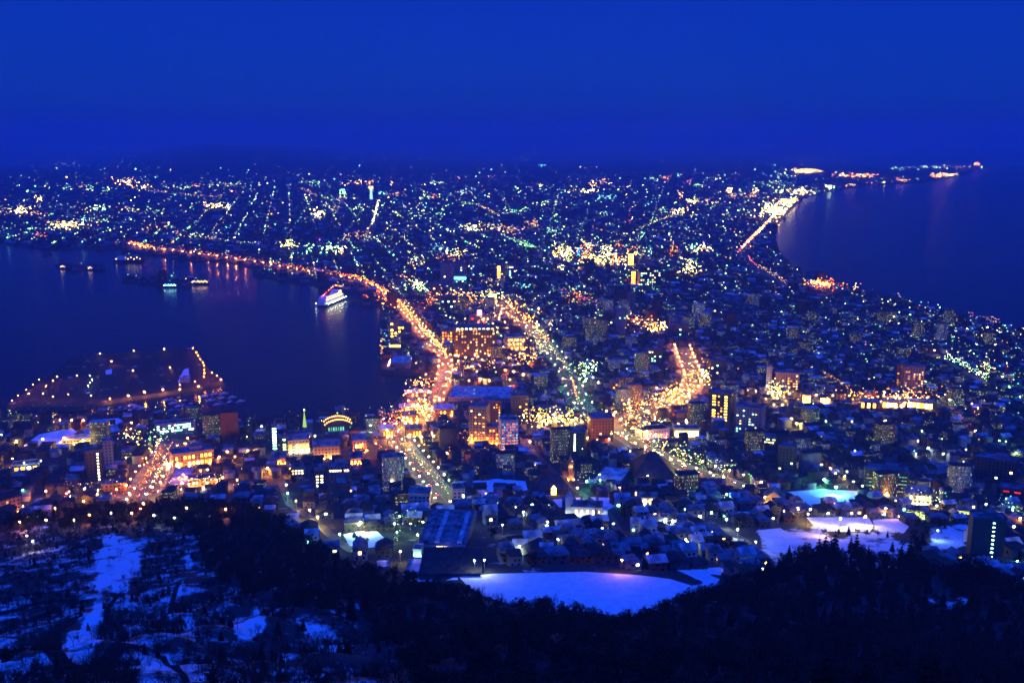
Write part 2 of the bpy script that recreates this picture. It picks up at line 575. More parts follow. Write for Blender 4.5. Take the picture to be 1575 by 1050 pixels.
def dense(pts, step):
    out, acc = [], [0.0]
    for a, b in zip(pts[:-1], pts[1:]):
        acc.append(acc[-1] + math.hypot(b[0] - a[0], b[1] - a[1]))
    n = max(2, int(acc[-1] / step) + 1)
    s = np.linspace(0, acc[-1], n)
    p = np.array(pts)
    x, y = np.interp(s, acc, p[:, 0]), np.interp(s, acc, p[:, 1])
    if n > 6:                               # round the corners
        for _ in range(3):
            x[1:-1] = (x[:-2] + 2 * x[1:-1] + x[2:]) / 4
            y[1:-1] = (y[:-2] + 2 * y[1:-1] + y[2:]) / 4
    return np.stack([x, y], 1)

def frame_of(c):
    t = np.gradient(c, axis=0)
    t /= np.linalg.norm(t, axis=1)[:, None] + 1e-9
    return t, np.stack([t[:, 1], -t[:, 0]], 1)       # tangent, right-hand normal

def strip(name, c, a, b, lift, mat, parent=None, gap=None):
    """ribbon along centreline c between the offsets a and b"""
    _, nrm = frame_of(c)
    L, Rr = c + nrm * a, c + nrm * b
    v = np.concatenate([L, Rr])
    z = np.maximum(height(v[:, 0], v[:, 1]), 0.6) + lift
    n = len(c)
    f = np.stack([np.arange(n - 1), np.arange(n, 2 * n - 1), np.arange(n + 1, 2 * n), np.arange(1, n)], 1)
    if gap: f = f[::gap]
    me = np_mesh(name, np.column_stack([v, z]), f, [mat])
    if me.polygons[0].normal.z < 0:
        me.flip_normals()
    return tag(link(name, me, parent), kind='structure')

CEN, ROADW = {}, {}
for k, (pix, w) in ROADS.items():
    p = np.array(pix, float)
    gx, gy, gz = ground(p[:, 0], p[:, 1])
    c = dense(list(zip(gx, gy)), 5.0)
    CEN[k], ROADW[k] = c, w
    if w > 10:
        strip('pavement', c, -w / 2 - 4, w / 2 + 4, 0.30, SLUSH)
    strip('road', c, -w / 2, w / 2, 0.42, ASPHALT)
    if w > 10:
        strip('road_marking', c, -0.15, 0.15, 0.428, PAINT, gap=2)
for pix, w in (([(-40, 945), (0, 943), (33, 937), (56, 927), (84, 923), (109, 927), (140, 924)], 6),
               ([(-40, 1002), (0, 1003), (33, 1006), (54, 1011), (66, 1001), (76, 978), (94, 966), (112, 950)], 6.5),
               ([(54, 1011), (66, 1020), (94, 1031), (122, 1034), (158, 1025), (196, 1008)], 6.5),
               ([(163, 975), (165, 936), (185, 915)], 3), ([(250, 962), (265, 925), (277, 897)], 2.5), ([(250, 1010), (268, 1032), (290, 1060)], 2.5)):
    p = np.array(pix, float)
    gx, gy, gz = ground(p[:, 0], p[:, 1])
    strip('mountain_road', dense(list(zip(gx, gy)), 4.0), -w / 2, w / 2, 0.5, DARKROAD)

YARDS = {   # snow lying on open lots
    'lot': [(528, 822), (548, 817), (578, 815), (592, 828), (590, 840), (560, 843), (538, 840)],
    'green yard': [(1206, 757), (1260, 752), (1318, 755), (1333, 768), (1322, 781), (1270, 781), (1226, 776)],
    'amber yard': [(1240, 796), (1290, 794), (1336, 796), (1344, 808), (1338, 818), (1300, 818), (1262, 817)],
    'pale yard': [(1342, 800), (1380, 797), (1398, 810), (1390, 820), (1348, 818)],
    'school yard': [(722, 740), (765, 736), (808, 740), (812, 754), (770, 757), (730, 756)],
    'lane yard': [(1040, 876), (1110, 872), (1180, 872), (1180, 878), (1110, 880), (1105, 896), (1085, 899), (1062, 886)],
    'church yard': [(850, 768), (905, 764), (945, 766), (948, 778), (930, 786), (860, 780)],
    'cemetery': [(1170, 815), (1200, 812), (1230, 830), (1238, 848), (1200, 852), (1180, 842)],
    'strip': [(622, 893), (660, 886), (704, 882), (704, 892), (660, 895)],
    'island patch': [(273, 588), (283, 568), (290, 566), (292, 588)],
    'island corner': [(162, 570), (172, 567), (172, 575), (163, 576)],
    'dock': [(36, 686), (60, 668), (110, 658), (118, 664), (96, 683)],
    'quay': [(132, 654), (150, 645), (182, 643), (190, 648), (172, 656)],
    'grove': [(1118, 788), (1160, 786), (1160, 797), (1120, 798)],
}
for k, p in YARDS.items():
    sheet('snowy_yard', p, SNOW, 0.2, step=14)

# ------------------------------------------------------------------ buildings
def wall_mat(name, c, lit=0.0, glow=7.0, glass=True, cw=3.4, ch=3.2):
    """painted wall with rows of windows, a few of them lit"""
    if name in MATS:
        return MATS[name]
    m, t, b = new_mat(name)
    N = t.nodes.new
    geo = N('ShaderNodeNewGeometry')
    cr_ = N('ShaderNodeVectorMath'); cr_.operation = 'CROSS_PRODUCT'
    cr_.inputs[1].default_value = (0, 0, 1)
    t.links.new(geo.outputs['Normal'], cr_.inputs[0])
    dt = N('ShaderNodeVectorMath'); dt.operation = 'DOT_PRODUCT'
    t.links.new(geo.outputs['Position'], dt.inputs[0])
    t.links.new(cr_.outputs[0], dt.inputs[1])
    sx = N('ShaderNodeSeparateXYZ')
    t.links.new(geo.outputs['Position'], sx.inputs[0])
    def math_(op, a, bval=None, c3=None):
        q = N('ShaderNodeMath'); q.operation = op
        for i, x in enumerate((a, bval, c3)):
            if x is None: continue
            if isinstance(x, (int, float)): q.inputs[i].default_value = x
            else: t.links.new(x, q.inputs[i])
        return q.outputs[0]
    u = math_('DIVIDE', dt.outputs['Value'], cw)
    v = math_('DIVIDE', sx.outputs['Z'], ch)
    fu, fv = math_('FRACT', u), math_('FRACT', v)
    iu, iv = math_('FLOOR', u), math_('FLOOR', v)
    inu = math_('MULTIPLY', math_('GREATER_THAN', fu, 0.25), math_('LESS_THAN', fu, 0.75))
    inv = math_('MULTIPLY', math_('GREATER_THAN', fv, 0.30), math_('LESS_THAN', fv, 0.78))
    win = math_('MULTIPLY', inu, inv)
    cv = N('ShaderNodeCombineXYZ')
    t.links.new(iu, cv.inputs[0]); t.links.new(iv, cv.inputs[1])
    t.links.new(math_('FLOOR', math_('MULTIPLY', sx.outputs['Y'], 0.02)), cv.inputs[2])
    wn = N('ShaderNodeTexWhiteNoise')
    t.links.new(cv.outputs[0], wn.inputs['Vector'])
    on = math_('MULTIPLY', win, math_('GREATER_THAN', wn.outputs['Value'], 1.0 - lit))
    tc = N('ShaderNodeTexCoord')
    ns = N('ShaderNodeTexNoise'); ns.inputs['Scale'].default_value = 0.2; ns.inputs['Detail'].default_value = 5
    t.links.new(geo.outputs['Position'], ns.inputs['Vector'])
    cr = N('ShaderNodeValToRGB')
    cr.color_ramp.elements[0].position = .3; cr.color_ramp.elements[1].position = .7
    cr.color_ramp.elements[0].color = (*[q * .78 for q in c], 1)
    cr.color_ramp.elements[1].color = (*c, 1)
    t.links.new(ns.outputs['Fac'], cr.inputs[0])
    mx = N('ShaderNodeMix'); mx.data_type = 'RGBA'
    t.links.new(win, mx.inputs[0])
    t.links.new(cr.outputs[0], mx.inputs[6])
    mx.inputs[7].default_value = (.02, .022, .026, 1)
    t.links.new(mx.outputs[2], b.inputs['Base Color'])
    rg = math_('MULTIPLY_ADD', win, -0.6, 0.8)
    t.links.new(rg, b.inputs['Roughness'])
    b.inputs['Specular IOR Level'].default_value = 0.3
    if lit > 0:
        lc = N('ShaderNodeValToRGB')
        el = lc.color_ramp
        el.interpolation = 'CONSTANT'
        el.elements[0].color = (*EM['cream'], 1)
        el.elements[1].position = .3; el.elements[1].color = (*EM['white'], 1)
        for pos, q in ((.55, 'amber'), (.68, 'mint'), (.82, 'lime'), (.92, 'cool')):
            e = el.elements.new(pos); e.color = (*EM[q], 1)
        sc = N('ShaderNodeSeparateColor')
        t.links.new(wn.outputs['Color'], sc.inputs[0])
        t.links.new(sc.outputs[1], lc.inputs[0])
        t.links.new(lc.outputs[0], b.inputs['Emission Color'])
        t.links.new(math_('MULTIPLY', on, math_('MULTIPLY_ADD', sc.outputs[2], glow, glow * .3)), b.inputs['Emission Strength'])
        m.cycles.emission_sampling = 'NONE'
    MATS[name] = m
    return m

WALLC = {'grey': (.20, .20, .21), 'pale': (.42, .41, .39), 'white': (.62, .61, .58), 'brick': (.20, .085, .055), 'brown': (.13, .085, .06),
         'dark': (.07, .07, .08), 'rose': (.34, .20, .17), 'blue': (.17, .20, .26), 'ochre': (.36, .26, .15)}
def WM(c, lit=0.0):
    return wall_mat(f'{c} wall' + (f' lit {lit:g}' if lit else ''), WALLC[c], lit)
ROOF = {'snow': noise_mat('snow on roof', (.18, .185, .20), (.60, .61, .63), 0.16, detail=6, bump=0.1),
        'thin': noise_mat('thin snow on roof', (.03, .03, .035), (.26, .27, .29), 0.13, detail=6),
        'dark': noise_mat('dark roof', (.014, .014, .016), (.05, .05, .055), 0.3, 0.6),
        'rust': noise_mat('rusty roof', (.06, .028, .018), (.12, .06, .04), 0.3)}
PLAIN = {k: noise_mat(f'{k} plaster', tuple(q * .75 for q in c), c, 0.12) for k, c in WALLC.items()}
METAL = noise_mat('grey metal', (.12, .12, .13), (.2, .2, .21), 0.5, 0.45, spec=0.5)

UNIT = {}
def unit_box(mat):
    k = ('box', mat.name)
    if k not in UNIT:
        UNIT[k] = MB().box((0, 0, 0), (1, 1, 1)).mesh('pane', [mat])
    return UNIT[k]

def window(parent, face, W_, D_, u, z, w, h, mat, name='window', proud=0.10):
    """a lit pane set into face f, r, l or b of a W x D block; u is measured along that face"""
    if face == 'f':   loc, rz = (u, -D_ / 2 - proud / 2, z), 0
    elif face == 'b': loc, rz = (u, D_ / 2 + proud / 2, z), 0
    elif face == 'r': loc, rz = (W_ / 2 + proud / 2, u, z), R(90)
    else:             loc, rz = (-W_ / 2 - proud / 2, u, z), R(90)
    return link(name, unit_box(mat), parent, loc, rz, (w, proud, h))

def yaw_to_camera(x, y):
    return -math.atan2(x, y)                # front face (-y) looks back at the viewpoint

REFS = []          # (short phrase, px, py) of the landmarks that other labels point to
FOOT = []          # (x, y, radius) kept free of generic houses

def building(name, label, cat, px, py, wpx, hpx, depth, yaw=0, wall='grey', roof='flat', roofm='thin', rise=3.0, wins=(), ref=None, lit=0.0, plain=False, group=None, face_cam=True):
    x, y, z = G(px, py)
    d = math.sqrt(x * x + y * y + (CAMZ - z) ** 2)
    w, h = wpx * d / F, hpx * d / F
    rz = (yaw_to_camera(x, y) if face_cam else 0) + R(yaw)
    off = depth / 2
    x, y = x - math.sin(rz) * off * 0.9, y + math.cos(rz) * off * 0.9
    z0 = float(height(np.array([x]), np.array([y]))[0])
    z = min(z, z0) - 1.0
    h += 1.0
    e = tag(empty(name, (x, y, z), rz), label, cat, group)
    wm = PLAIN[wall] if plain else WM(wall, lit)
    MB().box((0, 0, 0), (w, depth, h)).build('wall', wm, e)
    rm = ROOF[roofm]
    if roof == 'flat':
        MB().box((0, 0, h + .003), (w + .5, depth + .5, .35)).build('roof', rm, e)
        if h > 14:
            MB().box((w * .12, depth * .1, h + .36), (w * .3, depth * .35, 3.2)).build('lift_house', PLAIN['grey'], e)
        b = MB()
        for a, c_, s_ in (((0, -depth / 2 - .05, h + .36), 0, (w + .6, .3, .8)), ((0, depth / 2 + .05, h + .36), 0, (w + .6, .3, .8)),
                          ((-w / 2 - .1, 0, h + .36), 0, (.3, depth - .25, .8)), ((w / 2 + .1, 0, h + .36), 0, (.3, depth - .25, .8))):
            b.box(a, s_)
        b.build('parapet', PLAIN[wall], e)
    elif roof == 'gable':
        MB().gable((0, 0, h + .003), (w, depth), rise).build('roof', rm, e)
    elif roof == 'gable_end':               # gable towards the viewer
        o = MB().gable((0, 0, h + .003), (depth, w), rise, end=1).build('roof', [rm, PLAIN[wall]], e)
        o.rotation_euler[2] = R(90)
    elif roof == 'hip':
        MB().hip((0, 0, h + .003), (w, depth), rise, min(w, depth) * .45).build('roof', rm, e)
    n = 0
    rr = random.Random(int(px * 7 + py))
    for sp in wins:
        rows, cols, color, st = sp['rows'], sp['cols'], sp['color'], sp.get('st', 12)
        f = sp.get('face', 'f')
        L = w if f in 'fb' else depth
        u0, u1 = sp.get('u', (-.46, .46))
        z0_, z1_ = sp.get('z', (.06, .94))
        cu, cz = (u1 - u0) * L / cols, (z1_ - z0_) * h / rows
        for i in range(rows):
            for j in range(cols):
                if rr.random() > sp.get('p', 1) or n >= 95: continue
                n += 1
                cc = rr.choice(color) if isinstance(color, (list, tuple)) else color
                window(e, f, w, depth, u0 * L + (j + .5) * cu, z0_ * h + (i + .5) * cz - cz * sp.get('fh', .5) / 2,
                       cu * sp.get('fw', .55), cz * sp.get('fh', .5), emit(cc, st * rr.choice((.6, 1, 1.4)), sp.get('sample', False)), sp.get('name', 'window'))
    FOOT.append((x, y, max(w, depth) * .62 + 4))
    if ref: REFS.append((ref, px, py - hpx / 2))
    return e, w, h, depth

ORB = {}
def orb_mesh(mat, r=1.0):
    k = mat.name
    if k not in ORB:
        v = [(1, 0, 0), (-1, 0, 0), (0, 1, 0), (0, -1, 0), (0, 0, 1), (0, 0, -1)]
        f = [(0, 2, 4), (2, 1, 4), (1, 3, 4), (3, 0, 4), (2, 0, 5), (1, 2, 5), (3, 1, 5), (0, 3, 5)]
        ORB[k] = MB().add(v, f).mesh('lamp_globe', [mat])
    return ORB[k]

def flood(b, color, n=3, st=160, out=3.0, z=2.6, r=.5, face='f', us=None):
    """wall-washing lamps on brackets along a facade"""
    e, w, h, dp = b
    for i in range(n):
        u = (us[i] if us else ((i + .5) / n - .5)) * (w if face in 'fb' else dp)
        loc = {'f': (u, -dp / 2 - out, z), 'r': (w / 2 + out, u, z), 'l': (-w / 2 - out, u, z), 'b': (u, dp / 2 + out, z)}[face]
        link('floodlight', orb_mesh(emit(color, st * 4)), e, loc, 0, (r, r, r))

def Wn(rows, cols, color, **k):
    return dict(rows=rows, cols=cols, color=color, **k)

WARM = ['cream', 'amber', 'cream', 'white']
COOL = ['white', 'cool', 'mint', 'cream']
MIXC = ['cream', 'white', 'mint', 'amber', 'lime']
building_ = building

# --- the harbour and bay side
b = building('hotel_block', 'long broad brown hotel block with floodlit orange pillars at both ends', 'hotel', 731, 547, 66, 44, 22, 0, 'brown',
             wins=[Wn(9, 14, ['amber', 'cream', 'orange'], p=.30, st=3, fw=.4), Wn(1, 9, ['cream', 'white'], z=(.93, .99), u=(-.45, .45), st=7, p=.8)], ref='long brown hotel block')
flood(b, 'orange', 5, 130, us=(-.47, -.40, 0, .40, .47)); 
b = building('hotel_annex', 'low orange-lit annex on the right of the long brown hotel block', 'hotel', 794, 538, 30, 20, 24, 10, 'pale', wins=[Wn(3, 6, ['orange', 'amber'], st=5, p=.7)])
flood(b, 'deep', 3, 160)
b = building('hotel_wing', 'orange-lit wing on the left of the long brown hotel block', 'hotel', 688, 528, 18, 20, 20, -8, 'brick', wins=[Wn(4, 4, ['orange', 'amber'], st=4, p=.4)])
flood(b, 'deep', 2, 160)
b = building('apartment_tower', 'orange floodlit tower with a dark flat top beside the white gridded tower', 'tower', 735, 682, 27, 58, 20, -12, 'ochre',
             wins=[Wn(11, 4, ['orange', 'amber', 'cream'], p=.35, st=4, fw=.4)], ref='orange floodlit tower')
flood(b, 'orange', 3, 330, z=4); flood(b, 'orange', 2, 200, face='l', z=4)
b = building('dark_tower', 'dark reddish tower standing right behind the orange floodlit tower', 'tower', 758, 662, 26, 46, 20, 8, 'brick', wins=[Wn(10, 6, ['orange', 'amber', 'cream'], p=.35, st=2.5, fw=.4)])
b = building('annex', 'low orange-washed annex at the foot of the orange floodlit tower', 'building', 757, 682, 22, 26, 16, -4, 'ochre', wins=[Wn(4, 4, ['orange', 'amber'], p=.4, st=4)])
flood(b, 'deep', 3, 230)
b = building('gridded_tower', 'white tower block with a close grid of violet-lit windows', 'tower', 784, 693, 27, 48, 18, 10, 'white', wins=[Wn(10, 8, ['pink', 'cool', 'pink', 'peach'], p=.75, st=1.6, fw=.5)], ref='white gridded tower')
flood(b, 'peach', 3, 110)
building('dark_tower', 'dark tower block behind the white gridded tower', 'tower', 800, 644, 26, 36, 20, 5, 'dark', wins=[Wn(8, 5, WARM, p=.15, st=5)])
building('dark_tower', 'slim black tower with one vertical line of white lights', 'tower', 884, 702, 30, 40, 18, -10, 'dark', wins=[Wn(12, 1, 'white', u=(-.04, .04), st=14, fw=.9)], ref='tower with the line of lights')
building('brown_block', 'square dark brown block beside the glowing orange junction', 'apartment block', 926, 678, 36, 36, 24, 10, 'brick', wins=[Wn(7, 6, WARM, p=.06, st=5)], ref='square brown block')
b = building('car_showroom', 'long low white building with red-lit windows along its front', 'shop', 1008, 674, 46, 14, 18, 28, 'white', roofm='dark', wins=[Wn(2, 9, ['red', 'pink', 'peach'], p=.8, st=5, z=(.1, .6))], ref='long low white building')
flood(b, 'pink', 3, 70)
b = building('lit_hall', 'bright yellow-lit hall joined to the right of the low white building', 'shop', 1056, 671, 38, 12, 16, 6, 'pale', wins=[Wn(1, 7, ['cream', 'yellow'], st=16, z=(.1, .85), fw=.8, fh=.8)])
flood(b, 'yellow', 4, 160)
building('window_tower', 'dark tower with two columns of yellow-lit windows', 'tower', 1106, 648, 34, 44, 20, -14, 'dark',
         wins=[Wn(9, 1, ['yellow', 'amber'], u=(-.34, -.16), st=5, fw=.8, p=.9), Wn(9, 1, ['yellow', 'amber'], u=(.2, .36), st=5, fw=.8, p=.9), Wn(9, 2, 'amber', u=(-.1, .15), st=3, p=.4)], ref='tower with yellow window columns')
b = building('white_tower', 'pale narrow tower lit white beside the curving orange street', 'tower', 1071, 652, 20, 31, 15, 6, 'white', wins=[Wn(7, 3, COOL, p=.4, st=5)], ref='pale narrow tower')
flood(b, 'cream', 2, 260); flood(b, 'cream', 2, 260, face='l')
building('stepped_apartments', 'grey stepped apartment block in bluish light right of the dark tower', 'apartment block', 1150, 667, 40, 40, 20, -12, 'blue', wins=[Wn(9, 8, COOL, p=.22, st=3)], ref='stepped apartment block')
b = building('twin_tower', 'tall block with a reddish left half and a pale gridded right half', 'tower', 1404, 606, 28, 40, 18, 14, 'rose', wins=[Wn(11, 7, ['pink', 'peach', 'cream'], p=.3, st=2)], ref='tall reddish block')
building('twin_tower', 'brick red slab built against the left side of the tall gridded block', 'tower', 1385, 594, 13, 32, 16, -14, 'brick', wins=[Wn(9, 3, ['peach', 'orange'], p=.25, st=2)])
building('hotel_block', 'reddish five storey hotel left of the amber shopping street', 'hotel', 1210, 600, 34, 26, 18, 5, 'rose', wins=[Wn(6, 8, ['peach', 'amber', 'cream'], p=.35, st=3)])
building('slim_tower', 'slim pale slab rising over the yellow end of the shopping street', 'tower', 1182, 598, 8, 34, 14, 0, 'pale')
building('shop_block', 'square shop block glowing amber with a red roof sign', 'shop', 1240, 623, 13, 16, 12, 0, 'ochre', wins=[Wn(2, 2, ['amber', 'cream'], st=20, fw=.8, fh=.8), Wn(1, 3, ['red', 'orange'], z=(.86, 1), st=10)])
building('shop_block', 'low shop with a wide cream-lit window on the shopping street', 'shop', 1269, 621, 15, 10, 12, 0, 'ochre', wins=[Wn(1, 2, ['cream', 'amber'], st=24, fw=.85, fh=.8)])
for i, (qx, qw) in enumerate(((1338, 26), (1374, 32), (1415, 36))):
    b = building('arcade', ('short', 'middle', 'wide')[i] + ' amber-lit arcade of shops ' + ('with deep orange signs', 'under the tall reddish block', 'at the dark end of the shopping street')[i], 'shop', qx, 628, qw, 10, 14, 0, 'ochre', roofm='snow',
                 wins=[Wn(1, 6, ['amber', 'orange', 'cream'], st=16, p=.85, fw=.8, fh=.7, sample=True)], group='amber shops along the street')
# --- brick warehouses by the bay
for i, (qx, qy, qw, qh, dp) in enumerate(((641, 611, 34, 7, 13), (643, 624, 33, 8, 15), (630, 634, 30, 8, 14), (632, 650, 26, 12, 18), (684, 640, 30, 12, 20), (637, 671, 24, 12, 16), (595, 671, 22, 12, 18))):
    nm = ('outlined brick warehouse, the farthest out on the bay', 'second brick warehouse from the water with a glowing front', 'brick warehouse at the bend of the quay, lit amber', 'largest brick warehouse facing the harbour road',
          'brick warehouse inland of the harbour road with lit shutters', 'brick hall at the plaza, its long front glowing yellow', 'small brick shed left of the plaza')[i]
    b = building('brick_warehouse', nm, 'warehouse', qx, qy, qw, qh, dp, 6, 'brick', 'gable', 'thin' if i % 2 else 'snow', 3.5,
                 wins=[Wn(1, 5, ['amber', 'orange'], st=8, p=.7, fw=.4)], group='brick warehouses by the bay', ref='brick hall at the plaza' if i == 5 else None)
    flood(b, 'amber' if i % 2 else 'orange', 3, 170)
    if i == 0:
        for j in range(5):                  # festoon of lamps on the gables
            link('roof_lamp', orb_mesh(emit('pink', 40, False)), b[0], ((j / 4 - .5) * b[1], -b[3] / 2 - .6, b[2] + (2.4 if j % 2 else .4)), 0, (.7, .7, .7))
b = building('market_hall', 'wide flat hall under an even sheet of snow behind the row of quay lamps', 'hall', 738, 618, 96, 7, 62, -6, 'grey', roofm='snow', ref='wide snow-roofed hall')
b = building('quay_building', 'square building with bright snowy roof at the tip of the ferry quay', 'hall', 616, 565, 30, 7, 52, -4, 'grey', roofm='snow', ref='snow-roofed quay building')
flood(b, 'pink', 6, 150, face='l', out=4)
building('quay_shed', 'lit yellow shed on the quay above the snow-roofed building', 'shed', 614, 534, 34, 6, 20, 0, 'ochre', roofm='dark', wins=[Wn(1, 8, ['yellow', 'amber'], st=14, p=.8)])
building('quay_shed', 'long quay shed with an upright strip of yellow lights', 'shed', 606, 520, 12, 26, 14, -6, 'ochre', roofm='thin', wins=[Wn(5, 2, ['yellow', 'amber'], st=9, p=.6)])
building('quay_shed', 'dark shed near the curve of the harbour road', 'shed', 622, 512, 22, 12, 20, 4, 'dark', roofm='thin', wins=[Wn(2, 4, 'amber', st=8, p=.4)])
b = building('sign_building', 'block carrying a glowing pink cube sign on its roof', 'office', 738, 498, 30, 12, 18, 4, 'rose', wins=[Wn(2, 6, ['pink', 'red'], p=.3, st=4)], ref='block with the pink sign')
MB().box((0, 0, b[2] + .4), (7.5, 7.5, 9)).build('roof_sign', emit('pink', 9), b[0])
b = building('sign_building', 'block with a square lime-lit sign panel above its roof', 'office', 758, 470, 16, 10, 16, 0, 'grey', wins=[Wn(2, 4, ['lime', 'yellow'], p=.5, st=6)])
MB().box((0, 0, b[2] + .4), (15, 3, 9)).build('roof_sign', emit('lime', 4), b[0])
# --- mid town towers
for qx, qy, qw, qh, c, ws, lb in (
    (688, 444, 20, 38, 'blue', [Wn(9, 5, COOL, p=.12, st=5)], 'bluish tower, left one of the pair behind the bright crossing'),
    (708, 440, 16, 36, 'blue', [Wn(9, 4, COOL, p=.1, st=5), Wn(1, 1, 'cyan', z=(.3, .42), st=9, fw=1.2, fh=.9)], 'bluish tower with a cyan sign on its face'),
    (771, 432, 12, 25, 'ochre', [Wn(8, 1, ['orange', 'amber'], u=(-.5, -.1), st=16, fw=.9), Wn(8, 2, 'cream', u=(0, .45), p=.3, st=5)], 'narrow tower edged in orange light'),
    (730, 425, 14, 22, 'blue', [Wn(6, 4, COOL, p=.2, st=5)], 'short bluish tower between the cyan sign and the orange edge'),
    (788, 428, 12, 20, 'blue', [Wn(6, 3, COOL, p=.25, st=5)], 'grey tower right of the tower edged in orange'),
    (690, 482, 24, 26, 'dark', [Wn(6, 5, COOL, p=.12, st=6)], 'broad dark tower left of the block with the pink sign'),
    (668, 462, 14, 26, 'dark', [Wn(6, 3, WARM, p=.15, st=6)], 'dark tower over the orange bend of the harbour road'),
    (955, 512, 16, 34, 'blue', [Wn(9, 4, COOL, p=.1, st=5)], 'tall dark bluish tower above the middle street'),
    (936, 505, 12, 26, 'dark', [Wn(7, 3, WARM, p=.2, st=6)], 'thin dark tower left of the tall bluish tower'),
    (1046, 520, 24, 20, 'dark', [Wn(5, 5, COOL, p=.15, st=6)], 'squat dark tower above the head of the curving orange street'),
    (972, 480, 10, 28, 'grey', [Wn(8, 2, COOL, p=.2, st=5)], 'slender grey tower in the dark quarter'),
    (1000, 440, 34, 30, 'dark', [Wn(8, 9, ['white', 'mint', 'cream'], p=.3, st=4)], 'large dark office block with scattered lit windows downtown'),
    (1005, 560, 26, 22, 'dark', [Wn(6, 6, COOL, p=.14, st=6)], 'dark apartment block left of the curving orange street'),
    (1105, 575, 26, 20, 'dark', [Wn(5, 6, COOL, p=.12, st=6)], 'dark apartment block right of the curving orange street'),
    (950, 606, 18, 18, 'brick', [Wn(4, 4, ['peach', 'orange'], p=.2, st=4)], 'small brick red block above the bright junction')):
    building('office_tower', lb, 'tower', qx, qy, qw, qh, 20, (qx % 7 - 3) * 5, c, wins=ws)
for qx, lb in ((974, 'orange-lit pillar building, left one of the downtown pair'), (988, 'orange-lit pillar building, right one of the downtown pair')):
    b = building('pillar_building', lb, 'building', qx, 438, 7, 22, 12, 0, 'ochre', wins=[Wn(5, 1, ['orange', 'amber'], st=6, fw=.9, fh=.8)])
    flood(b, 'orange', 2, 500, r=.8)
b = building('department_store', 'orange-glowing store standing tallest in the downtown lights', 'shop', 970, 411, 9, 22, 14, 0, 'ochre', wins=[Wn(7, 2, ['amber', 'yellow', 'orange'], st=14, fw=.8, fh=.8)])
# --- near town, right of centre
e, w, h, dp = building('temple', 'great dark temple hall under a huge black hipped roof', 'temple', 1006, 741, 62, 13, 44, 6, 'dark', roof='hip', roofm='dark', rise=17, plain=True, ref='great black temple roof')
b = building('church', 'dark church hall with one glowing amber arched window', 'church', 848, 760, 60, 10, 24, 4, 'dark', roof='hip', roofm='dark', rise=11, plain=True, ref='dark church with the amber window')
link('arched_window', unit_box(emit('amber', 16)), b[0], (2, -b[3] / 2 - .1, 3), 0, (4.2, .3, 5.4))
MB().cone((2, -b[3] / 2 - .1, 8.4), 2.1, .1, 2.8, 8).build('window_head', emit('cream', 10), b[0])
# orange-lit church spire
x, y, z = G(874, 736)
e = tag(empty('spire_church', (x, y, z), .1), 'small church with a slim orange-lit spire', 'church')
MB().box((0, 8, 0), (11, 18, 8)).build('nave', PLAIN['rose'], e)
MB().gable((8, 0, 8.003), (18, 11), 5).build('roof', ROOF['dark'], e, rz=R(90))
MB().box((1.5, -3, 0), (4.4, 4.4, 15)).build('tower', PLAIN['ochre'], e)
MB().cone((1.5, -3, 15), 3.0, .12, 10, 8).build('spire', noise_mat('copper', (.3, .12, .05), (.4, .2, .08)), e)
MB().tube((1.5, -3, 25), (1.5, -3, 27), .12, .12).build('cross', METAL, e)
for dx, zz in ((-1, 1.2), (4, 1.2), (1.5, 14)):
    link('floodlight', orb_mesh(emit('orange', 420)), e, (dx, -6.8, zz), 0, (.45,) * 3)
FOOT.append((x, y + 6, 15)); REFS.append(('church with the orange spire', 874, 720))
# white floodlit orthodox church
x, y, z = G(898, 796)
e = tag(empty('white_church', (x, y, z), -.10), 'white floodlit church with a bell tower and small onion domes', 'church')
wp = PLAIN['white']
MB().box((2, 6, 0), (24, 11, 8.5)).build('nave', wp, e)
MB().gable((2, 6, 8.503), (24, 11), 3.4).build('roof', ROOF['thin'], e)
MB().box((-11.5, 5, 0), (6, 6.4, 15)).build('bell_tower', wp, e)
MB().cone((-11.5, 5, 15.003), 3.6, .3, 5, 8).build('tower_roof', ROOF['snow'], e)
MB().box((15.8, 6, 0), (4.6, 8, 6)).build('apse', wp, e)
for k, (dx, dy, hh) in enumerate(((-11.5, 5, 20), (-2, 6, 12), (4, 6, 12), (10, 6, 12))):
    o = MB().cone((dx, dy, hh - .4), .8, .8, 1.4, 8).cone((dx, dy, hh + 1), .8, 1.3, .8, 8).cone((dx, dy, hh + 1.8), 1.3, .08, 2, 8).build('onion_dome', METAL, e)
    link('cross', unit_box(METAL), o, (dx, dy, hh + 3.7), 0, (.15, .15, 1.4))
for k in range(5):
    link('window', unit_box(emit('cream', 6, False)), e, (-6 + 4.4 * k, .42, 2.6), 0, (1.2, .14, 3.4))
MB().box((2, -2.5, 0), (30, .4, 1.6)).build('fence', wp, e)
for k in range(7):
    link('floodlight', orb_mesh(emit('white', 300)), e, (-14 + 5 * k, -1.6, .7), 0, (.4,) * 3)
FOOT.append((x, y + 6, 22)); REFS.append(('floodlit white church', 898, 780))
b = building('chapel', 'pale chapel with two bright cream windows beside a white pillar', 'church', 997, 775, 26, 12, 12, 4, 'pale', roof='gable', roofm='thin', plain=True,
             wins=[Wn(1, 2, 'cream', st=18, z=(.15, .85), fw=.5, fh=.8, sample=True)], ref='chapel with two bright windows')
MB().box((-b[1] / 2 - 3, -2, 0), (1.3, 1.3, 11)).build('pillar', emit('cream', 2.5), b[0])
flood(b, 'cream', 2, 120)
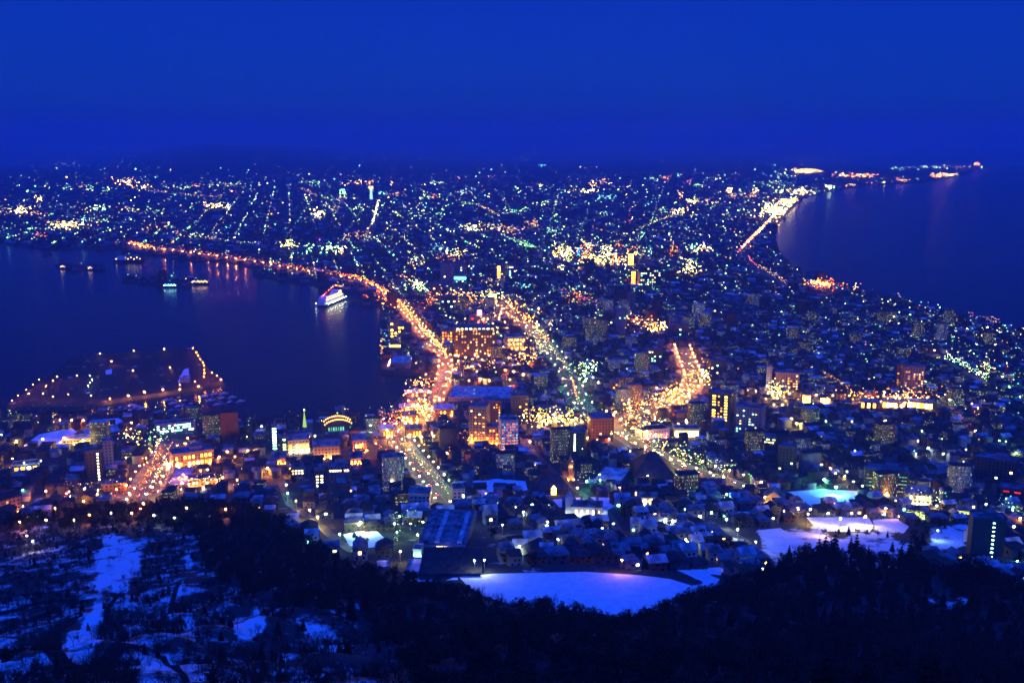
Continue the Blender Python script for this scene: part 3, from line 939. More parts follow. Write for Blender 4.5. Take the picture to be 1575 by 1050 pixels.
b = building('gable_hall', 'gabled hall glowing cream with a bright white entrance', 'hall', 1190, 777, 30, 12, 16, 0, 'ochre', roof='gable_end', roofm='thin', rise=6, plain=True, wins=[Wn(1, 1, 'white', u=(-.1, .12), z=(.05, .5), st=22, fw=.9, fh=.9), Wn(1, 2, 'amber', z=(.3, .8), st=6)], ref='gabled hall glowing cream')
flood(b, 'cream', 3, 130)
building('office_slab', 'wide office slab with five faint rows of greenish windows', 'office', 1362, 757, 60, 34, 18, 4, 'dark', wins=[Wn(5, 14, ['mint', 'cream'], z=(.1, .86), p=.75, st=.5, fw=.8, fh=.3)], ref='wide office slab')
b = building('public_hall', 'ornate pale hall under two dazzling floodlights', 'hall', 1412, 778, 36, 20, 16, 6, 'pale', roof='hip', roofm='thin', rise=5, wins=[Wn(2, 8, ['cream', 'lime', 'white'], p=.7, st=6)], ref='ornate floodlit hall')
flood(b, 'cream', 4, 220)
b = building('yellow_house', 'yellow-lit two storey house below the ornate floodlit hall', 'house', 1410, 795, 28, 11, 10, -4, 'ochre', roof='hip', roofm='thin', wins=[Wn(2, 6, ['yellow', 'lime'], p=.5, st=7)])
flood(b, 'lime', 3, 150)
b = building('yellow_house', 'lime-lit house left of the apartment slab with a lamp column', 'house', 1482, 794, 20, 9, 10, 0, 'ochre', roof='gable', roofm='thin', wins=[Wn(1, 3, ['yellow', 'lime'], p=.8, st=8)])
flood(b, 'lime', 2, 150)
b = building('yellow_house', 'greenish lit house behind the apartment slab with a lamp column', 'house', 1534, 796, 16, 10, 10, 0, 'ochre', roof='gable', roofm='thin', wins=[Wn(2, 3, ['yellow', 'lime'], p=.5, st=6)])
flood(b, 'lime', 2, 120)
building('apartment_slab', 'dark apartment slab with a vertical column of bluish white lamps', 'apartment block', 1516, 862, 42, 62, 14, 12, 'dark', plain=True,
         wins=[Wn(10, 1, 'cool', u=(.12, .18), z=(.04, .98), st=22, fw=1.1, fh=.2)], ref='apartment slab with the lamp column')
building('apartment_block', 'broad dark apartment block at the dim edge of town', 'apartment block', 1528, 742, 52, 34, 18, -8, 'dark', wins=[Wn(6, 8, WARM, p=.08, st=6)])
building('apartment_block', 'dark block with a faint red sign near the apartment slab', 'apartment block', 1555, 770, 30, 18, 16, 0, 'dark', wins=[Wn(1, 2, 'red', z=(.7, .9), st=1.5)])
building('dark_tower', 'dark tower between the green yard lamp and the stepped apartments', 'tower', 1208, 728, 24, 42, 16, -8, 'dark', wins=[Wn(8, 4, WARM, p=.06, st=6)])
building('school_block', 'long low block with a band of lit greenish windows', 'school', 1172, 680, 44, 9, 14, -6, 'pale', wins=[Wn(2, 14, ['lime', 'cream'], p=.7, st=5)])
# --- school and gymnasium above the snow field
b = building('school', 'big flat-roofed school with striped snow on its dark roof', 'school', 678, 842, 72, 14, 74, -8, 'grey', roofm='thin', wins=[Wn(2, 14, COOL, p=.08, st=8)], ref='big flat-roofed school')
for k in range(4):
    MB().box(((-.36 + .24 * k) * b[1], 4, b[2] + .36), (3.2, b[3] * .8, .9)).build('roof_ridge', ROOF['snow'] if k % 2 else ROOF['thin'], b[0])
for u in (-.02, .14):
    link('skylight', unit_box(emit('cream', 14, False)), b[0], (u * b[1], -b[3] * .46, b[2] + .5), 0, (4.5, 2.4, .5))
flood(b, 'lime', 3, 60, face='l', out=5)
building('gymnasium', 'black-roofed gymnasium in front of the big school', 'gymnasium', 692, 885, 92, 15, 40, -4, 'dark', roofm='dark', plain=True, ref='black-roofed gymnasium')
b = building('stair_block', 'small white-lit stair block at the left corner of the gymnasium', 'building', 642, 858, 12, 14, 10, -8, 'white', plain=True)
flood(b, 'mint', 2, 170, r=.4)
building('annex', 'low annex with a clean square of bright snow on its roof', 'building', 634, 880, 20, 4, 22, -10, 'dark', roofm='snow', plain=True)
building('annex', 'small outbuilding with a bright snowy roof left of the gymnasium', 'building', 589, 874, 18, 3, 12, 0, 'dark', roofm='snow', plain=True)
b = building('pale_block', 'pale grey apartment block at the near end of the hill avenue', 'apartment block', 645, 781, 32, 24, 18, -6, 'pale', wins=[Wn(5, 7, COOL, p=.06, st=6)], ref='pale block by the hill avenue')
b = building('pale_block', 'greenish grey block right of the near end of the hill avenue', 'apartment block', 706, 770, 18, 20, 16, 6, 'pale', wins=[Wn(4, 4, COOL, p=.1, st=6)])
building('apartment_block', 'grey block with a short row of lit windows above the dark houses', 'apartment block', 522, 735, 32, 18, 14, -4, 'grey', wins=[Wn(1, 8, ['cream', 'white'], z=(.62, .86), st=8, p=.8, fw=.75)])
building('apartment_block', 'narrow block with four rows of cream windows', 'apartment block', 492, 748, 14, 26, 12, 0, 'dark', wins=[Wn(5, 2, ['cream', 'white'], p=.7, st=7)])
building('apartment_block', 'block with a neat square of lit windows beside the orange lamp', 'apartment block', 458, 734, 20, 16, 12, 0, 'grey', wins=[Wn(2, 4, ['cream', 'white'], z=(.4, .85), p=.85, st=6)])
building('snow_hall', 'flat hall with long snow stripes right of the dark church', 'hall', 934, 742, 40, 5, 42, -14, 'grey', roofm='snow')
# --- bottom left, docks and warehouses
b = building('orange_hall', 'orange-lit hall with one blazing white end wall', 'hall', 298, 715, 58, 20, 22, 10, 'rose', roofm='thin', wins=[Wn(2, 9, ['amber', 'cream', 'orange'], p=.6, st=8)], ref='orange-lit hall')
flood(b, 'orange', 4, 240); flood(b, 'cream', 2, 360, face='l', r=.4)
b = building('snow_roofed_hall', 'narrow hall with a bright rectangle of snow on its roof', 'hall', 275, 750, 28, 8, 52, -8, 'brick', roofm='snow', plain=True, ref='hall with the snow rectangle')
flood(b, 'orange', 3, 220)
b = building('orange_block', 'orange-lit two storey block beside the hall with the snow rectangle', 'building', 311, 750, 38, 14, 16, -3, 'rose', roofm='thin', wins=[Wn(2, 8, ['orange', 'amber', 'cream'], p=.5, st=6)])
flood(b, 'amber', 4, 200)
b = building('gabled_block', 'pinkish gabled block at the dark edge of the wood', 'apartment block', 12, 789, 40, 22, 22, 24, 'rose', roof='gable', roofm='dark', wins=[Wn(3, 7, ['peach'], p=.25, st=3)])
flood(b, 'orange', 2, 200, face='f'); flood(b, 'peach', 2, 90, face='r')
building('brick_block', 'low brick red block by the tram street', 'building', 176, 760, 32, 16, 16, -4, 'brick', roofm='thin')
building('dark_tower', 'dark tower with a dotted column of white lamps near the docks', 'tower', 148, 740, 22, 46, 16, 6, 'dark', wins=[Wn(9, 1, ['white', 'cream'], u=(.14, .24), st=14, fw=.9, fh=.4)], ref='tower with the dotted lamp column')
building('dark_tower', 'bluish tower right of the tower with dotted lamps', 'tower', 168, 716, 14, 36, 14, 0, 'blue')
b = building('terminal', 'ferry terminal with rows of bright greenish windows', 'terminal', 270, 663, 56, 12, 16, 4, 'pale', roofm='thin', wins=[Wn(3, 13, ['white', 'mint', 'cool'], p=.7, st=8, fw=.7)], ref='terminal with greenish windows')
b = building('dock_shed', 'long dock shed washed in yellow light along its side', 'shed', 120, 682, 40, 7, 18, -4, 'ochre', roof='gable', roofm='snow', rise=3)
flood(b, 'yellow', 4, 140)
building('dock_shed', 'wide dock shed under a bright snowy roof beside the marina', 'shed', 160, 672, 44, 6, 30, 12, 'grey', roof='gable', roofm='snow', rise=3)
building('dock_shed', 'pale shed lit by orange and white lamps on the tram street', 'shed', 40, 722, 34, 7, 16, -4, 'pale', roofm='thin', wins=[Wn(1, 4, ['white', 'orange', 'cream'], p=.8, st=14)])
for qx, qy, lb, fc, st_ in ((460, 695, 'warehouse with a dazzling white strip at its base', 'cream', 420), (503, 704, 'orange-lit warehouse with a row of dark windows', 'amber', 260), (553, 695, 'narrow warehouse glowing orange beside the plaza', 'orange', 260), (430, 712, 'small reddish warehouse left of the dazzling one', 'deep', 90), (548, 712, 'reddish shed below the narrow orange warehouse', 'deep', 90)):
    b = building('waterfront_warehouse', lb, 'warehouse', qx, qy, {460: 32, 503: 40, 553: 20, 430: 20, 548: 18}[qx], 20 if st_ > 100 else 9, 20, 2, 'rose', 'gable', 'thin', 4, wins=[Wn(1, 6, ['amber', 'cream'], p=.5, st=8, z=(.3, .8))], ref='dazzling white-based warehouse' if qx == 460 else None)
    flood(b, fc, 4, st_)
b = building('glass_hall', 'rounded hall outlined in strings of peach lights on the waterfront', 'hall', 519, 664, 46, 12, 26, 4, 'dark', roofm='dark', wins=[Wn(1, 12, ['mint'], p=.6, st=.8)])
for k in range(14):
    a = k / 13
    for yy in (-.5, .1):
        link('string_light', orb_mesh(emit('peach', 7, False)), b[0], ((a - .5) * b[1] * .86 + 1, b[3] * yy, b[2] + .8 + 5.2 * math.sin(math.pi * a) ** .7), 0, (1.0,) * 3)
MB().cone((0, 0, b[2] + .36), b[1] * .4, b[1] * .22, 4.2, 16).build('dome', ROOF['dark'], b[0])
x, y, z = G(469, 664)
e = tag(empty('light_tree', (x, y, z)), 'tall lit cone tree shining greenish white on the waterfront', 'tree of lights')
MB().tube((0, 0, 0), (0, 0, 26), .35, .15).build('mast', METAL, e)
MB().cone((0, 0, 6), 2.3, .15, 19, 10).build('light_cone', emit('lime', .8), e)
link('top_lamp', orb_mesh(emit('cream', 30)), e, (0, 0, 26), 0, (.8,) * 3)
building('slim_tower', 'slim block with a column of mint windows at the water', 'tower', 423, 692, 8, 38, 10, 0, 'dark', wins=[Wn(8, 1, ['mint', 'white'], st=12, fw=.7)])
building('slim_tower', 'second slim block with dotted mint lamps, nearer the warehouse', 'tower', 438, 696, 7, 24, 10, 0, 'dark', wins=[Wn(6, 1, ['mint', 'lime'], st=8, fw=.6, p=.8)])
building('island_house', 'small house under a patch of snow on the round island', 'house', 285, 588, 14, 6, 12, 0, 'pale', roof='gable', roofm='snow', rise=3)

# lit observation tower and red mast far away
x, y, z = G(571, 309)
e = tag(empty('observation_tower', (x, y, z)), 'white-lit observation tower standing alone above the distant lights', 'tower')
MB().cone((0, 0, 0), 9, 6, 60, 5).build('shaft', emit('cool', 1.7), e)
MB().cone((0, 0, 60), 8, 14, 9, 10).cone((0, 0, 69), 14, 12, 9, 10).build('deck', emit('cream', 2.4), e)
MB().tube((0, 0, 78), (0, 0, 100), 1.6, .6).build('mast', METAL, e)
x, y, z = G(968, 352)
e = tag(empty('radio_mast', (x, y, z)), 'lattice radio mast with red warning lamps behind downtown', 'mast')
m_ = MB()
for sx, sy in ((-1, -1), (1, -1), (1, 1), (-1, 1)):
    m_.tube((sx * 7, sy * 7, 0), (sx * .8, sy * .8, 74), .9, .5)
for k in range(1, 8):
    q = 7 - 6.2 * k / 8
    for a, c_ in (((-q, -q), (q, -q)), ((q, -q), (q, q)), ((q, q), (-q, q)), ((-q, q), (-q, -q))):
        m_.tube((*a, k * 9.2), (*c_, k * 9.2), .35, .35, 4)
m_.build('lattice', METAL, e)
for zz, r_ in ((30, 2.6), (31, 2.6), (52, 2.0), (75, 2.0)):
    link('warning_lamp', orb_mesh(emit('red', 3, False)), e, ((zz % 2) * 5 - 2.5, 0, zz), 0, (r_,) * 3)

# ------------------------------------------------------------------ street lamps
ORD = ['nearest', 'second', 'third', 'fourth', 'fifth', 'sixth', 'seventh', 'eighth', 'ninth', 'tenth', 'eleventh', 'twelfth', 'thirteenth', 'fourteenth', 'fifteenth',
       'sixteenth', 'seventeenth', 'eighteenth', 'nineteenth', 'twentieth', 'twenty-first', 'twenty-second', 'twenty-third', 'twenty-fourth', 'twenty-fifth', 'twenty-sixth', 'twenty-seventh',
       'twenty-eighth', 'twenty-ninth', 'thirtieth', 'thirty-first', 'thirty-second', 'thirty-third', 'thirty-fourth', 'thirty-fifth', 'thirty-sixth', 'thirty-seventh', 'thirty-eighth', 'thirty-ninth', 'fortieth']
LAMPS = []      # (x, y, z, colour, size, label or None, px, py)

def road_lamps(road, f0, f1, n, colors, size=1.0, sides=(-1, 1), phrase=None, off=1.5):
    c = CEN[road]
    _, nr = frame_of(c)
    acc = np.concatenate([[0], np.cumsum(np.hypot(*np.diff(c, axis=0).T))])
    for sd in sides:
        got = []
        for k in range(n):
            s_ = acc[-1] * (f0 + (f1 - f0) * (k + .5) / n)
            i = min(int(np.searchsorted(acc, s_)), len(c) - 1)
            p = c[i] + nr[i] * sd * (ROADW[road] / 2 + off)
            z = max(float(height(p[:1], p[1:])[0]), .6)
            px, py = proj(p[0], p[1], z + 8)
            got.append([p[0], p[1], z, colors[(k * 7 + (sd > 0) * 3) % len(colors)], size * (.8 + .5 * rnd.random()), float(px), float(py)])
        got.sort(key=lambda g: -g[6])
        side = '' if len(sides) == 1 else (' left side' if np.mean([g[5] for g in got]) <= np.interp(np.mean([g[6] for g in got]), [0, 1], [0, 0]) + np.mean(proj(c[:, 0], c[:, 1], 8 + 0 * c[:, 0])[0]) else ' right side')
        for k, g in enumerate(got):
            lab = f'{cname(g[3])} lamp, {ORD[k]} from the near end{side and "," + side} of the {phrase or road}'
            LAMPS.append((*g[:5], lab, g[5], g[6]))

def cname(c):
    return {'deep': 'deep orange', 'lime': 'yellowish green', 'mint': 'pale green', 'cool': 'bluish white', 'peach': 'peach', 'cream': 'cream white'}.get(c, c)

road_lamps('hill avenue', .0, 1, 15, ['lime', 'yellow', 'lime', 'white', 'yellow'], .85, phrase='hill avenue', off=2)
road_lamps('boulevard', .36, 1, 13, ['lime', 'green', 'yellow', 'lime'], .65, phrase='green-lit boulevard')
road_lamps('boulevard', 0, .34, 7, ['deep', 'orange'], .7, phrase='orange upper boulevard')
road_lamps('park avenue', .05, .97, 16, ['yellow', 'lime', 'amber', 'yellow'], .95, phrase='tree-lined park avenue', off=3)
road_lamps('curving street', 0, 1, 16, ['orange', 'orange', 'amber', 'deep'], 1.6, phrase='curving orange street', off=0)
road_lamps('harbour road', .62, 1, 24, ['deep', 'deep', 'orange'], .95, phrase='near harbour road')
road_lamps('harbour road', .0, .62, 34, ['deep'], .9, sides=(1,), phrase='far harbour road')
road_lamps('port street', .12, .95, 8, ['orange', 'deep', 'peach'], .75, phrase='wide port street')
road_lamps('tram street', .1, .95, 11, ['orange', 'peach', 'amber'], .7, sides=(1,), phrase='tram street')
road_lamps('shopping street', 0, 1, 12, ['orange', 'amber', 'orange'], 1.1, sides=(-1,), phrase='amber shopping street')
SPOTS = '''154,545a 206,541a 253,538a 297,537d 302,543d 305,548d 309,554d 313,559d 314,564d 315,570d 315,576d 314,582d 326,575d 334,580d 340,586d 300,589d 306,597o 277,595o 277,602o 251,600o 223,606o
198,611o 169,613o 141,611o 106,609o 82,613a 67,608o 45,608a 71,596o 82,588o 89,582o 119,580o 61,586d 51,594d 41,602d 28,611d 19,619d 139,580w 142,586w 139,591w 137,596w 172,557O 205,572O 262,567O 52,646o 93,650o 111,650o 129,651o 203,654o
26,683A 67,680a 94,685a 100,678o 129,682Y 211,684Y 195,709y 72,762O 103,766r 150,767A 130,778o 86,789o 45,790a 32,811o 72,808c 115,808c 139,800o 172,797c 204,797a 221,782o 217,790r 43,833c 52,842c 348,791o 288,789c
238,801w 269,805w 201,767c 196,775c 343,741A 281,750a 313,757y 350,700o 382,698A 338,708o 36,760g 131,758w 20,710o 38,717w 64,714w 3,673w 724,730p 747,767p 789,721a 688,702o 664,671A 570,658W 485,675W 453,677W 554,680O
403,660w 412,726O 446,727O 441,752m 443,766m 456,778a 477,793Y 489,804Y 555,813Y 523,832k 553,816Q 615,803l 611,829l 616,860y 603,748c 540,762a 579,772k 709,803K 718,813K 702,761w 799,852w 730,875w 745,874w 773,817w 632,815l 600,845l 607,815m
819,718c 903,678O 937,680o 969,699c 996,738c 1050,750c 888,757a 902,747G 922,736l 923,745m 935,754w 953,757p 1054,775l 1117,768m 1134,775l 1176,772a 1143,754p 1154,754p 1170,748P 1162,659G 876,700l 979,778w 805,796w 842,812w
858,841w 864,840w 1023,807W 1034,810w 1117,808W 1134,824W 1162,844w 1057,844w 1056,836w 1037,818w 943,815w 956,874p 1267,744N 1285,756Q 1298,739y 1312,747c 1326,754c 1302,731l 1251,704l 1256,714y 1263,720l 1277,726c 1284,734p 1244,688c 1314,698w
1427,694W 1408,703w 1450,703w 1485,696w 1417,667l 1411,683c 1499,667c 1536,682m 1546,683m 1562,702L 1515,728y 1528,731a 1545,731c 1481,716c 1457,720c 1363,766y 1361,790P 1371,779l 1440,785C 1404,755C 1419,757C 1556,792k 1568,805P
1573,852w 1563,874g 1227,792a 1205,794c 1283,782p 1242,799B 1330,803B 1262,818a 1292,806Y 1441,825k 1310,652w 1270,652m 1225,655Y 1217,647y 1205,645y 1443,592C 1423,589l 1462,582l 1476,597K 1516,577Y 1541,582p 1460,618L 1494,624C 1503,631p
1504,651W 1530,626W 1552,598g 1568,613g 1437,540C 1333,517y 1300,596c 1180,596C 1195,615Y 1205,613Y 1190,626y 1203,626y 1385,592p 1361,651c 1352,640c 840,655A 855,652A 868,656A 880,650A 895,652A 828,660O 852,662A 873,662A 800,690o 815,684o
905,580C 912,583W 920,590C 900,588C 985,660C 1000,672r 1063,650W 640,560o 655,575o 700,548O 716,551O 735,550A 752,548O 770,550O 690,574o 702,571o 718,572o 733,573o 748,572o 763,573o 778,571o 790,573o 693,588o 706,587o 722,588o 738,587o
753,588o 768,587o 784,586A 790,562A 805,578A 812,560O 800,545A 822,545O 775,560o 600,648r 592,655r 610,655o 620,650o 588,664r 597,676o 612,668r 628,676A 648,676A 667,675A 676,668o 690,690o 700,705o'''
CODE = {'o': 'orange', 'a': 'amber', 'd': 'deep', 'w': 'white', 'y': 'yellow', 'c': 'cream', 'r': 'red', 'p': 'peach', 'g': 'green', 'm': 'mint', 'k': 'cool', 'l': 'lime', 'b': 'yellow', 'n': 'green', 'q': 'mint'}  # big mint lamps and the amber yard's yellow lamp are added to brighten snow
sp = []
for tok in SPOTS.split():
    xy, k = tok[:-1], tok[-1]
    a, b = map(float, xy.split(','))
    sp.append((a, b, CODE[k.lower()], (1.75 if k == 'B' else 2.6 if k in 'NQ' else 1.45 if k.isupper() else .75)))
gx, gy, gz = ground([q[0] for q in sp], [q[1] + 6 for q in sp])
buckets = {}
def relation(px, py):
    ref, rx, ry = min(REFS, key=lambda r: math.hypot(px - r[1], 1.4 * (py - r[2])))
    dx, dy = px - rx, 1.4 * (py - ry)
    way = ('right of' if dx > 0 else 'left of') if abs(dx) > abs(dy) else ('in front of' if dy > 0 else 'behind')
    return ref, way, math.hypot(dx, dy)
for (a, b, c, sz), x, y, z in zip(sp, gx, gy, gz):
    LAMPS.append((x, y, z, c, sz, None, a, b))
LAMPS.sort(key=lambda g: -g[7])
def shore_island(x, y):
    return bool(inpoly(np.array([x]), np.array([y]), ISLAND)[0])
SHADE = MB().add([(1, 0, 0), (0, 1, 0), (-1, 0, 0), (0, -1, 0), (0, 0, .8)], [(0, 1, 4), (1, 2, 4), (2, 3, 4), (3, 0, 4), (3, 2, 1, 0)]).mesh('lamp_shade', [METAL])
HEADS = {}
def head_mesh(mat):                    # a cut-off lantern: light leaves it sideways and down
    if mat.name not in HEADS:
        HEADS[mat.name] = MB().add([(1, 0, -.05), (0, 1, -.05), (-1, 0, -.05), (0, -1, -.05), (0, 0, -1.05)], [(1, 0, 4), (2, 1, 4), (3, 2, 4), (0, 3, 4)]).mesh('lamp_head', [mat])
    return HEADS[mat.name]
POLE = MB().tube((0, 0, 0), (0, 0, 8), .11, .07).tube((0, 0, 8), (0, -.9, 8.25), .06, .05).mesh('lamp_pole', [METAL])
LAMPST = {'deep': 2600, 'orange': 2600, 'amber': 2000, 'yellow': 1400, 'red': 1500}
N_LAMPS = 300
for (x, y, z, c, sz, lab, px, py) in LAMPS[:N_LAMPS]:
    if lab is None:
        ref, way, dd = relation(px, py)
        buckets.setdefault((ref, way, c), []).append((dd, x, y, z, c, sz, px, py))
def lamp_obj(x, y, z, c, sz, lab):
    dim = .22 if shore_island(x, y) else .10 if math.hypot(x, y) < 720 and sz < 2 else .4 if sz < .8 else 1
    e = tag(empty('street_lamp', (x, y, z), yaw_to_camera(x, y)), lab, 'street lamp', 'street lamps of the town')
    link('pole', POLE, e)
    r = .30 + .20 * sz
    link('lamp_head', orb_mesh(emit(c, LAMPST.get(c, 800) * (1 if sz < 1.3 else 1.7 if sz < 2 else 2.2))), e, (0, -.9, 8.2), 0, (r, r, r * .7))
for (x, y, z, c, sz, lab, px, py) in LAMPS[:N_LAMPS]:
    if lab: lamp_obj(x, y, z, c, sz, lab)
for (ref, way, c), v in buckets.items():
    for k, q in enumerate(sorted(v)):
        lamp_obj(*q[1:6], f'{cname(c)} lamp, {ORD[k]} such {way} the {ref}')

# ------------------------------------------------------------------ lights too many to count
OCT_F = np.array([(0, 2, 4), (2, 1, 4), (1, 3, 4), (3, 0, 4), (2, 0, 5), (1, 2, 5), (3, 1, 5), (0, 3, 5)])
OCT_V = np.array([(1, 0, 0), (-1, 0, 0), (0, 1, 0), (0, -1, 0), (0, 0, 1), (0, 0, -1)], float)
LV, LC, LS = [], [], []           # positions+radius, colour key, strength level
def put(x, y, z, r, c, lv):
    LV.append((x, y, z, r)); LC.append(c); LS.append(lv)
for (x, y, z, c, sz, lab, px, py) in LAMPS[N_LAMPS:]:
    d = math.hypot(x, y)
    put(x, y, z + 8, (.36 + .20 * sz) * max(1, d / 2200), c, 4 if shore_island(x, y) else 3)      # these light the road below them

PAL = {'W': ['white', 'mint', 'lime', 'cream', 'white', 'lime', 'mint', 'green', 'yellow'], 'Y': ['yellow', 'cream', 'amber', 'lime'], 'L': ['lime', 'green', 'lime', 'white'], 'P': ['peach', 'orange', 'cream', 'peach'],
       'O': ['orange', 'amber', 'orange', 'deep', 'cream'], 'H': ['cream', 'yellow', 'white', 'amber', 'yellow'], 'R': ['red', 'deep', 'pink'], 'C': ['cyan', 'cool', 'mint'], 'B': ['blue', 'cyan'], 'G': ['green', 'green', 'lime'],
       'D': ['deep', 'orange', 'red', 'deep', 'amber']}
def scatter(pts, pal, lv=1, rpx=(.5, .9), up=14):
    pts = np.array(pts, float)
    x, y, z = ground(pts[:, 0], pts[:, 1])
    sd = shore_dist(x, y)
    for k in range(len(x)):
        if sd[k] < 2: continue
        d = math.hypot(x[k], y[k])
        put(x[k], y[k], z[k] + up * (.6 + rnd.random()), (rpx[0] * .6 + (rpx[1] - rpx[0]) * 1.25 * rnd.random() ** 2) * d / F, rnd.choice(PAL[pal]), lv)
# the overall carpet of lights: thinner towards the skyline and in the near dark quarter
N = 21000
cx_ = rng.uniform(-60, 1640, N); cy_ = 236 + 520 * rng.beta(1.25, 2.1, N)
keep = rng.random(N) < np.interp(cy_, [236, 250, 268, 292, 400, 480, 560, 640, 700, 760], [.02, .06, .28, .8, .8, .62, .5, .38, .28, .16])
pool = np.stack([cx_[keep], cy_[keep]], 1)
x, y, z = ground(pool[:, 0], pool[:, 1])
th = R(12)
u, v = x * math.cos(th) + y * math.sin(th), -x * math.sin(th) + y * math.cos(th)
cell = np.where(np.hypot(x, y) > 3000, 90., 55.)
snap = rng.random(len(u)) < .55          # more than half stand along the streets of the grid
u = np.where(snap, np.round(u / cell) * cell, u)
x, y = u * math.cos(th) - v * math.sin(th), u * math.sin(th) + v * math.cos(th)
z = np.maximum(height(x, y), 0)
sd = shore_dist(x, y)
clump = np.sin(x / 310 + 1) * np.sin(y / 540 + 2) + .6 * np.sin(x / 130 - y / 390)
for k in range(len(x)):
    if sd[k] < 12: continue
    px, py = proj(x[k], y[k], z[k])
    if inpoly(px, py, FOREST_PX) or (px < 360 and 530 < py < 640) or rnd.random() > .62 + .35 * clump[k]: continue
    d = math.hypot(x[k], y[k])
    q = rnd.random()
    put(x[k], y[k], z[k] + rnd.uniform(9, 17), (.20 + .5 * rnd.random() ** 2.6) * d / F, rnd.choice(PAL['W' if q < .62 else 'L' if q < .84 else 'Y' if q < .93 else 'O' if q < .98 else 'R']), 0 if rnd.random() < .5 else 1 if rnd.random() < .75 else 2)
